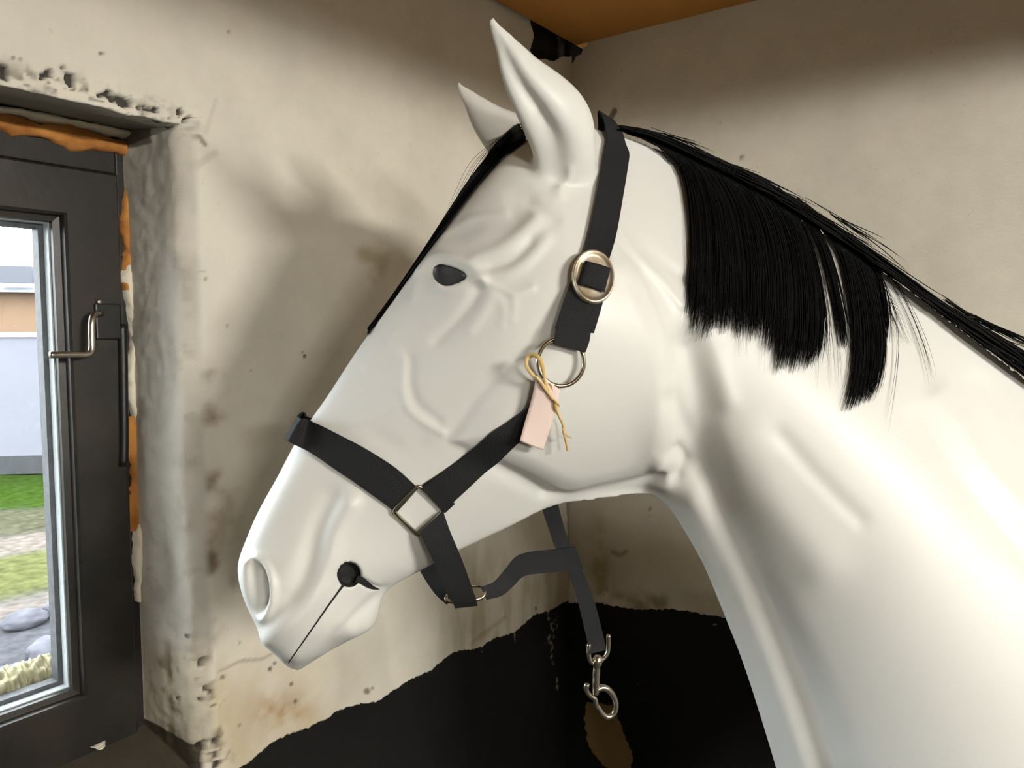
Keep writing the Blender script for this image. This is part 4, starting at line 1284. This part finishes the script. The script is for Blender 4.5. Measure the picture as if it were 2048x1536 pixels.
ring_part('square_ring', rounded_quad([(786, 1022), (838, 970), (889, 1021), (838, 1073)], 9), 0.0021, 0.0035, M_RING, HALTER)
P = np.array([px_world(*p) for p in [(894, 1201, .004), (912, 1204, .005), (945, 1200, .005), (964, 1195, .004), (970, 1184, .0), (966, 1174, -.016), (950, 1171, -.02), (915, 1176, -.02), (899, 1182, -.016), (892, 1194, .0)]])
P = catmull(np.vstack([P, P[:1]]), 50)[:-1]
V, F = tube_geo(P, 0.0021, 10, True); pparent(new_mesh('chin_ring', V, F, M_RING), HALTER)

# oval buckle plate on the crown strap
def buckle():
    pts = []
    for a in np.linspace(0, 2*math.pi, 65)[:-1]:
        x, y = 42*math.cos(a), 54*math.sin(a); t = math.radians(-6)
        pts.append((1186+x*math.cos(t)-y*math.sin(t), 555+x*math.sin(t)+y*math.cos(t)))
    P, N = plane_pts(pts, 0.0065)
    quad, _ = [np.array([CAM+ray(a, b)*(((P.mean(0)+N*0.0052-CAM) @ N)/(ray(a, b) @ N)) for a, b in q]) for q in
               ([(1170, 522), (1221, 537), (1209, 584), (1157, 567)], [(1, 1)])]
    c = P.mean(0)
    prof = [(1.0, -.0020), (1.0, .0010), (0.985, .0032), (0.95, .0042), (0.90, .0040), (0.84, .0022), (0.74, .0016), (0.5, .0022), (0.25, .0026)]
    for s in (1, -1):
        V = []; k = len(P)
        for f, hgt in prof: V += list(c + (P-c)*f + N*hgt)
        V.append(c + N*.0028); V = np.array(V); F = []
        for a in range(len(prof)-1):
            for i in range(k): F.append((a*k+i, a*k+(i+1) % k, (a+1)*k+(i+1) % k, (a+1)*k+i))
        b = (len(prof)-1)*k
        for i in range(k): F.append((b+i, b+(i+1) % k, len(V)-1))
        F.append(tuple(range(k))[::-1])
        Q = quad
        if s < 0: V = mirror(V); Q = mirror(quad); F = [f[::-1] for f in F]
        o = new_mesh('buckle', V, F, M_CHROME); pparent(o, HALTER)
        o['label'] = 'worn oval metal buckle plate'
        Vq, Fq = ribbon3d(np.array([Q[0], (Q[0]+Q[3])/2, Q[3]]), np.array([Q[1], (Q[1]+Q[2])/2, Q[2]]), th=0.0018, n=14, m=7, bulge=0.001)
        qo = new_mesh('buckle_keeper', Vq, Fq, M_WEB); pparent(qo, HALTER)
        qo.parent = o; qo.location = (0, 0, 0)
        qo.location = qo.location
buckle()

# snap hook at the end of the loose throat strap
LS = -0.02
def sp(*pts): return np.array([px_world(a, b, LS) for a, b in pts])
SN = empty('snap_hook', px_world(1195, 1330, LS)); 
def snap():
    root = new_mesh('snap_hook', *tube_geo(catmull(sp((1217, 1270), (1217, 1292), (1214, 1308), (1204, 1320), (1192, 1328), (1181, 1322), (1178, 1308), (1178, 1288)), 40), 0.0026, 10), M_STEEL)
    pparent(root, HALTER)
    root['label'] = 'dull metal swivel snap hook'
    V, F = tube_geo(catmull(sp((1196, 1312), (1195, 1322), (1194, 1330), (1193, 1345), (1192, 1370), (1191, 1388)), 30),
                    np.interp(np.linspace(0, 1, 30), [0, .1, .2, .3, .4, 1], [.0040, .0060, .0058, .0042, .0044, .0042]), 14)
    a = new_mesh('swivel_stem', V, F, M_STEEL)
    V, F = tube_geo(catmull(sp((1190, 1384), (1200, 1376), (1214, 1378), (1227, 1393), (1232, 1410), (1228, 1427), (1216, 1434), (1204, 1427), (1195, 1412)), 44),
                    np.interp(np.linspace(0, 1, 44), [0, .5, .9, 1], [.0040, .0034, .0030, .0026]), 12)
    b = new_mesh('hook', V, F, M_STEEL)
    V, F = tube_geo(catmull(sp((1174, 1368), (1173, 1380), (1180, 1391), (1190, 1398), (1192, 1408), (1195, 1417)), 24), np.interp(np.linspace(0, 1, 24), [0, .2, 1], [.0034, .0030, .0032]), 10)
    g = new_mesh('gate', V, F, M_STEEL)
    for o in (a, b, g):
        o.parent = root; o.location = -(HALTER.location) + HALTER.location - root.location - HALTER.location
bpy.data.objects.remove(SN)
snap()

# ------------------------------------------------------------------ paper tag on its raffia string
M_TAG = mat('pale_pink_card', (228, 206, 197), 0.7)
M_RAF = mat('straw_raffia', (200, 166, 98), 0.7, vary=(60, 0.7, (226, 206, 158)))
M_GROM = mat('brown_reinforcement', (150, 116, 78), 0.7)
TAG = empty('tag', cast(1090, 790, 0.016)[0])
thing(TAG, 'blank pale pink card tag tied to the cheek ring with straw-coloured string', 'tag')
def tag_pts(pts, off):
    N = tag_N; c = tag_c + N*off
    return np.array([CAM+ray(a, b)*(((c-CAM) @ N)/(ray(a, b) @ N)) for a, b in pts])
_p, tag_N = plane_pts([(1083, 755), (1119, 777), (1086, 899), (1038, 875)], 0.011)
tag_c = _p.mean(0)
def card():
    n = 24
    A = tag_pts([tuple(p) for p in catmull([(1072, 760), (1062, 800), (1049, 840), (1037, 876)], n)], 0)
    B = tag_pts([tuple(p) for p in catmull([(1118, 778), (1115, 806), (1100, 855), (1086, 900)], n)], 0)
    t = np.linspace(0, 1, n)
    A = A + np.outer(0.006*(t**2), tag_N); B = B + np.outer(0.001*np.sin(t*3), tag_N)
    A = np.vstack([tag_pts([(1081, 755)], 0), A]); B = np.vstack([tag_pts([(1098, 764)], 0), B])
    V, F = ribbon3d(A, B, th=0.0006, n=40, m=9, bulge=0.0012)
    o = new_mesh('card', V, F, M_TAG); pparent(o, TAG)
    ov = tag_pts([(1096+9*math.cos(a)-3*math.sin(a), 781+3*math.cos(a)+14*math.sin(a)) for a in np.linspace(0, 2*math.pi, 25)[:-1]], 0.0014)
    V = list(ov) + list(ov - tag_N*0.0008); k = 24
    F = [tuple(range(k)), tuple(range(k, 2*k))[::-1]] + [(i, i+k, (i+1) % k+k, (i+1) % k) for i in range(k)]
    g = new_mesh('eyelet_patch', V, F, M_GROM); pparent(g, TAG)
card()
def raffia():
    parts = []
    def rb(pts, w, offs):
        n = 50
        c = catmull(pts, n); of = np.interp(np.linspace(0, 1, n), np.linspace(0, 1, len(offs)), offs)
        A, B = [], []
        tn = np.gradient(c, axis=0); tn /= np.linalg.norm(tn, axis=1, keepdims=True)
        for i in range(n):
            ww = np.interp(i/(n-1), np.linspace(0, 1, len(w)), w)
            sd = np.array([-tn[i, 1], tn[i, 0]])*ww*0.38
            A.append(tag_pts([tuple(c[i]+sd)], of[i]+0.0008*math.sin(i*0.4))[0]); B.append(tag_pts([tuple(c[i]-sd)], of[i])[0])
        parts.append(ribbon3d(A, B, th=0.0009, n=n, m=3, bulge=0.0006))
    rb([(1098, 786), (1084, 766), (1066, 750), (1054, 734), (1054, 718), (1066, 710), (1078, 716), (1084, 730), (1088, 750), (1092, 768), (1097, 782)], [5, 8, 10, 11, 9, 7], [.002, .003, .004, .002, -.004, -.006, .001, .004, .003, .003, .002])
    rb([(1072, 752), (1084, 768), (1096, 786), (1106, 800), (1112, 808)], [7, 8, 6, 6], [.004, .004, .004, .003])
    rb([(1110, 802), (1113, 818), (1120, 836), (1126, 850), (1128, 866), (1132, 884), (1136, 901)], [5, 10, 8, 5, 9, 5, 6, 7], [.004, .003, .003, .002])
    rb([(1124, 858), (1131, 868), (1136, 873), (1144, 876)], [3, 5, 4, 2], [.003, .003, .003])
    rb([(1108, 800), (1116, 808), (1119, 813)], [5, 5, 3], [.005, .005, .004])
    V, F = merge_geo(parts)
    o = new_mesh('string', V, F, M_RAF); pparent(o, TAG)
raffia()

# ------------------------------------------------------------------ mane and forelock: many strands over a thin underlayer
def hair_mat():
    m = mat('black_hair', (7, 7, 7), 0.6, spec=0.1)
    return m
M_HAIR = hair_mat()
rng = np.random.default_rng(7)
GUIDES = [
 [(1250, 262), (1318, 290), (1356, 340), (1374, 420), (1378, 520), (1374, 600), (1370, 676)],
 [(1262, 262), (1340, 296), (1384, 360), (1402, 450), (1404, 540), (1400, 610), (1396, 676)],
 [(1300, 266), (1372, 318), (1424, 400), (1440, 490), (1444, 570), (1442, 620), (1440, 668)],
 [(1340, 280), (1412, 334), (1462, 420), (1480, 510), (1484, 590), (1482, 640), (1480, 678)],
 [(1390, 300), (1456, 352), (1504, 440), (1524, 530), (1528, 600), (1526, 645), (1522, 690)],
 [(1440, 322), (1502, 376), (1548, 460), (1564, 550), (1566, 630), (1560, 700), (1552, 750)],
 [(1490, 346), (1545, 396), (1584, 470), (1602, 560), (1606, 640), (1602, 700), (1594, 744)],
 [(1540, 370), (1585, 418), (1614, 490), (1634, 570), (1642, 640), (1640, 690), (1632, 734)]]
CLUMPS = [   # sparse: narrow clumps further back
 ([[(1545, 374), (1596, 424), (1636, 500), (1658, 580), (1670, 640), (1676, 680), (1680, 706)], [(1560, 380), (1612, 432), (1648, 505), (1670, 585), (1682, 645), (1686, 680), (1690, 706)]], 110),
 ([[(1590, 398), (1650, 452), (1682, 520), (1698, 600), (1704, 680), (1700, 760), (1682, 836)], [(1660, 446), (1706, 490), (1738, 560), (1756, 640), (1760, 700), (1752, 760), (1736, 806)]], 420),
 ([[(1640, 430), (1700, 480), (1744, 540), (1762, 620), (1766, 690)], [(1655, 440), (1712, 490), (1752, 550), (1766, 630), (1762, 700)]], 50),
 ([[(1575, 390), (1636, 446), (1672, 520), (1690, 600), (1700, 680), (1702, 740)], [(1600, 404), (1656, 458), (1690, 520), (1704, 600), (1712, 690), (1712, 760)]], 46),
 ([[(1690, 466), (1760, 540), (1800, 610), (1830, 680), (1850, 745), (1858, 785)], [(1720, 490), (1782, 556), (1820, 630), (1844, 690), (1856, 740), (1858, 760)]], 9),
 ([[(1680, 460), (1745, 540), (1780, 620), (1788, 700), (1778, 800), (1766, 884)], [(1690, 470), (1760, 560), (1786, 640), (1790, 720), (1780, 810), (1768, 872)]], 3),
 ([[(1660, 446), (1720, 520), (1752, 600), (1778, 660), (1800, 690)], [(1690, 466), (1750, 550), (1790, 620), (1812, 680), (1826, 710)]], 16),
 ([[(1380, 296), (1430, 400), (1452, 520), (1460, 640), (1466, 720)], [(1460, 330), (1530, 430), (1560, 560), (1560, 690), (1552, 780)]], 14),
 ([[(1480, 340), (1560, 430), (1600, 560), (1612, 690), (1604, 790)], [(1560, 380), (1620, 450), (1660, 560), (1680, 690), (1690, 790)]], 12)]

def lift(px, off):
    P, n = cast(px[0], px[1], off)
    return P
NP_ = 14
def strand_pts(c, off0, off1):
    """path in the photo -> path on the neck, lying off0..off1 above the skin"""
    c = catmull(c, NP_)
    out = []; fb = 0.012
    for i, p in enumerate(c):
        of = off0 + (off1-off0)*i/(NP_-1)
        P, n = cast(p[0], p[1], of)
        if n is None: P = px_world(p[0], p[1], 0.010)
        out.append(P)
    out = np.array(out)
    d = (out-CAM) @ FWD                       # keep depth smooth where the path passes the crest
    ds = np.convolve(np.pad(d, 1, mode='edge'), [0.25, .5, .25], 'valid')
    return CAM + (out-CAM)*(ds/d)[:, None]
def gl(G, t):
    G = [np.asarray(g, float) for g in G]
    k = min(int(t*(len(G)-1)), len(G)-2); u = t*(len(G)-1)-k
    a, b = catmull(G[k], 10), catmull(G[k+1], 10)
    return a*(1-u)+b*u
def strand_geo(parts, P, r):
    n = len(P); rr = r*np.interp(np.linspace(0, 1, n), [0, .1, .75, 1], [.7, 1, .8, .12])
    parts.append(tube_geo(P, rr, 3, False, False))
def build_mane():
    parts = []
    # underlayer sheets between the guides, ends hidden under the strands
    G = [catmull(g, NP_) for g in GUIDES]
    rows = []
    for k in range(len(G)-1):
        for u in np.linspace(0, 1, 6)[:-1]:
            c = G[k]*(1-u) + G[k+1]*u
            rows.append(strand_pts(c[:12], 0.004, 0.004))
    rows.append(strand_pts(G[-1][:12], 0.004, 0.004))
    rows = np.array(rows)
    parts.append((list(rows.reshape(-1, 3)), [tuple(q) for q in grid_faces(rows.shape[0], rows.shape[1])]))
    for i in range(1500):
        t = rng.random(); c = gl(GUIDES, t)
        L = 1 - abs(rng.normal(0, 0.035)) - 0.02*math.sin(t*60)
        if t < 0.14: L -= 0.10*rng.random()
        c = catmull(c, 40)[:max(8, int(40*min(L, 1)))]
        c = c + rng.normal(0, 2.0, (1, 2)) + np.outer(np.linspace(0, 1, len(c))**2, rng.normal(0, 5, 2)*np.array([1, .3]))
        if 1495 < c[len(c)//3][0] < 1502 and rng.random() < .7: continue
        strand_geo(parts, strand_pts(c, rng.uniform(.004, .009), rng.uniform(.003, .009)), rng.uniform(.00035, .0008))
    for G2, cnt in CLUMPS:
        for i in range(cnt):
            c = catmull(gl(G2, rng.random()), 40)[:int(40*(1-abs(rng.normal(0, .04))))]
            c = c + rng.normal(0, 2.0, (1, 2)) + np.outer(np.linspace(0, 1, len(c))**2, rng.normal(0, 5, 2)*np.array([1, .3]))
            strand_geo(parts, strand_pts(c, rng.uniform(.003, .008), rng.uniform(.002, .008)), rng.uniform(.0003, .0007) if cnt > 20 else rng.uniform(.0002, .00035))
    # hair lying along the crest
    crest = [(1236, 258), (1300, 275), (1400, 320), (1540, 392), (1680, 480), (1800, 565), (1900, 643), (2048, 753), (2180, 850), (2320, 940), (2450, 1014)]
    top = [(1236, 252), (1300, 262), (1400, 300), (1540, 366), (1680, 455), (1800, 541), (1900, 612), (2048, 700), (2180, 795), (2320, 905), (2450, 1010)]
    cc, tt_ = catmull(crest, 200), catmull(top, 200)
    for i in range(1150):
        a = int(rng.integers(0, 178)); ln = int(rng.integers(18, 42)); b = min(a+ln, 199)
        u0, u1 = rng.random(), rng.random()
        if rng.random() < 0.05: u1 += rng.uniform(0.2, .7)
        seg = np.linspace(a, b, NP_).astype(int); u = np.linspace(u0, u1, NP_)[:, None]
        c = cc[seg]*(1-u) + tt_[seg]*u
        lf = rng.uniform(-.008, .018) if rng.random() < .85 else rng.uniform(-.03, -.008)
        of = rng.uniform(.0012, .004); P = []
        for p in c:
            q, n_ = cast(p[0], p[1], of)
            P.append(q if n_ is not None else px_world(p[0], p[1], lf))
        P = np.array(P); d = (P-CAM) @ FWD
        ds = np.convolve(np.pad(d, 2, mode='edge'), np.ones(5)/5, 'valid'); P = CAM + (P-CAM)*(np.minimum(ds, d)/d)[:, None]
        strand_geo(parts, P, rng.uniform(.0005, .0012))
    # looser tufts lifting off the crest near the frame edge
    for base, cnt in (([(1880, 592), (1930, 625), (1990, 655), (2060, 690), (2120, 730)], 40), ([(1920, 640), (1965, 664), (2010, 690), (2070, 730), (2120, 775)], 16), ([(1600, 390), (1680, 440), (1760, 495), (1830, 555)], 10), ([(1300, 258), (1380, 285), (1440, 312)], 8)):
        for i in range(cnt):
            c = catmull(base, 60)[int(rng.integers(0, 26)):int(rng.integers(36, 60))]; c = catmull(c, NP_)
            c = c + rng.normal(0, 2.2, 2) + np.outer(np.linspace(-.2, 1, NP_), rng.normal(0, 6, 2))
            P = np.array([px_world(p[0], p[1], rng.uniform(-.012, .0)) for p in c])
            strand_geo(parts, P, rng.uniform(.0003, .0007))
    # underlayer of the crest hair so that it reads dense
    rows = []
    for p0, p1 in zip(cc[::2], tt_[::2]):
        row = []
        for u, lf in zip(np.linspace(0, 0.75, 6), (.016, .012, .008, .004, .0, -.006)):
            q = p0*(1-u)+p1*u; P, n_ = cast(q[0], q[1], .0015)
            row.append(P if n_ is not None else px_world(q[0], q[1], lf))
        rows.append(row)
    rows = np.array(rows)
    parts.append((list(rows.reshape(-1, 3)), [tuple(q) for q in grid_faces(rows.shape[0], rows.shape[1])]))
    m2 = (cc*0.6+tt_*0.4)
    Pc = np.array([px_world(p[0], p[1], -0.001) for p in m2[::3]])
    wcore = np.interp(np.linspace(0, 1, len(Pc)), [0, .05, .24, .4, .48, .57, .68, .85, 1], [.004, .006, .009, .008, .005, .005, .008, .010, .002])
    parts.append(tube_geo(Pc, wcore*0.8, 10))
    V, F = merge_geo(parts)
    o = new_mesh('mane', V, F, M_HAIR); pparent(o, HORSE)
    o['label'] = 'straight black hair mane falling over the near side of the neck'
build_mane()

def build_forelock():
    parts = []
    inner = [(1054, 286), (1017, 310), (981, 344), (944, 390), (907, 438), (868, 488), (822, 550), (790, 594), (766, 626), (740, 672)]
    outer = [(1042, 246), (1000, 284), (964, 328), (935, 366), (910, 404), (886, 441), (842, 508), (790, 583), (757, 628), (735, 656)]
    ci, co = catmull(inner, 60), catmull(outer, 60)
    def on_forehead(q, back):
        P, n = cast(q[0], q[1], 0.0025)
        return P if n is not None else px_world(q[0], q[1], back)
    for i in range(620):
        t = rng.random()
        L = 60 if rng.random() < .45 else int(rng.uniform(30, 60))
        a = int(rng.integers(0, 6))
        c = ci*(1-t) + co*t
        c = c[a:L]; c = catmull(c, 22) + rng.normal(0, 0.7, (1, 2))
        bk = rng.uniform(-.03, .0)
        P = np.array([on_forehead(q, bk) for q in c])
        d = (P-CAM) @ FWD; ds = np.convolve(np.pad(d, 2, mode='edge'), np.ones(5)/5, 'valid'); ds = np.minimum(ds, d+0.002)
        P = CAM + (P-CAM)*(ds/d)[:, None]
        strand_geo(parts, P, rng.uniform(.0005, .0010))
    for i in range(7):
        c = catmull([(1000, 276), (955, 326), (922, 385), (890, 436)], 20) + rng.normal(0, 2.5, (1, 2)) + np.outer(np.sin(np.linspace(0, 3.1, 20)), rng.normal(-3, 4, 2))
        P = np.array([px_world(p[0], p[1], -.01) for p in c])
        strand_geo(parts, P, .00025)
    V, F = merge_geo(parts)
    o = new_mesh('forelock', V, F, M_HAIR); pparent(o, HORSE)
    o['label'] = 'thin black forelock hanging down the forehead'
build_forelock()
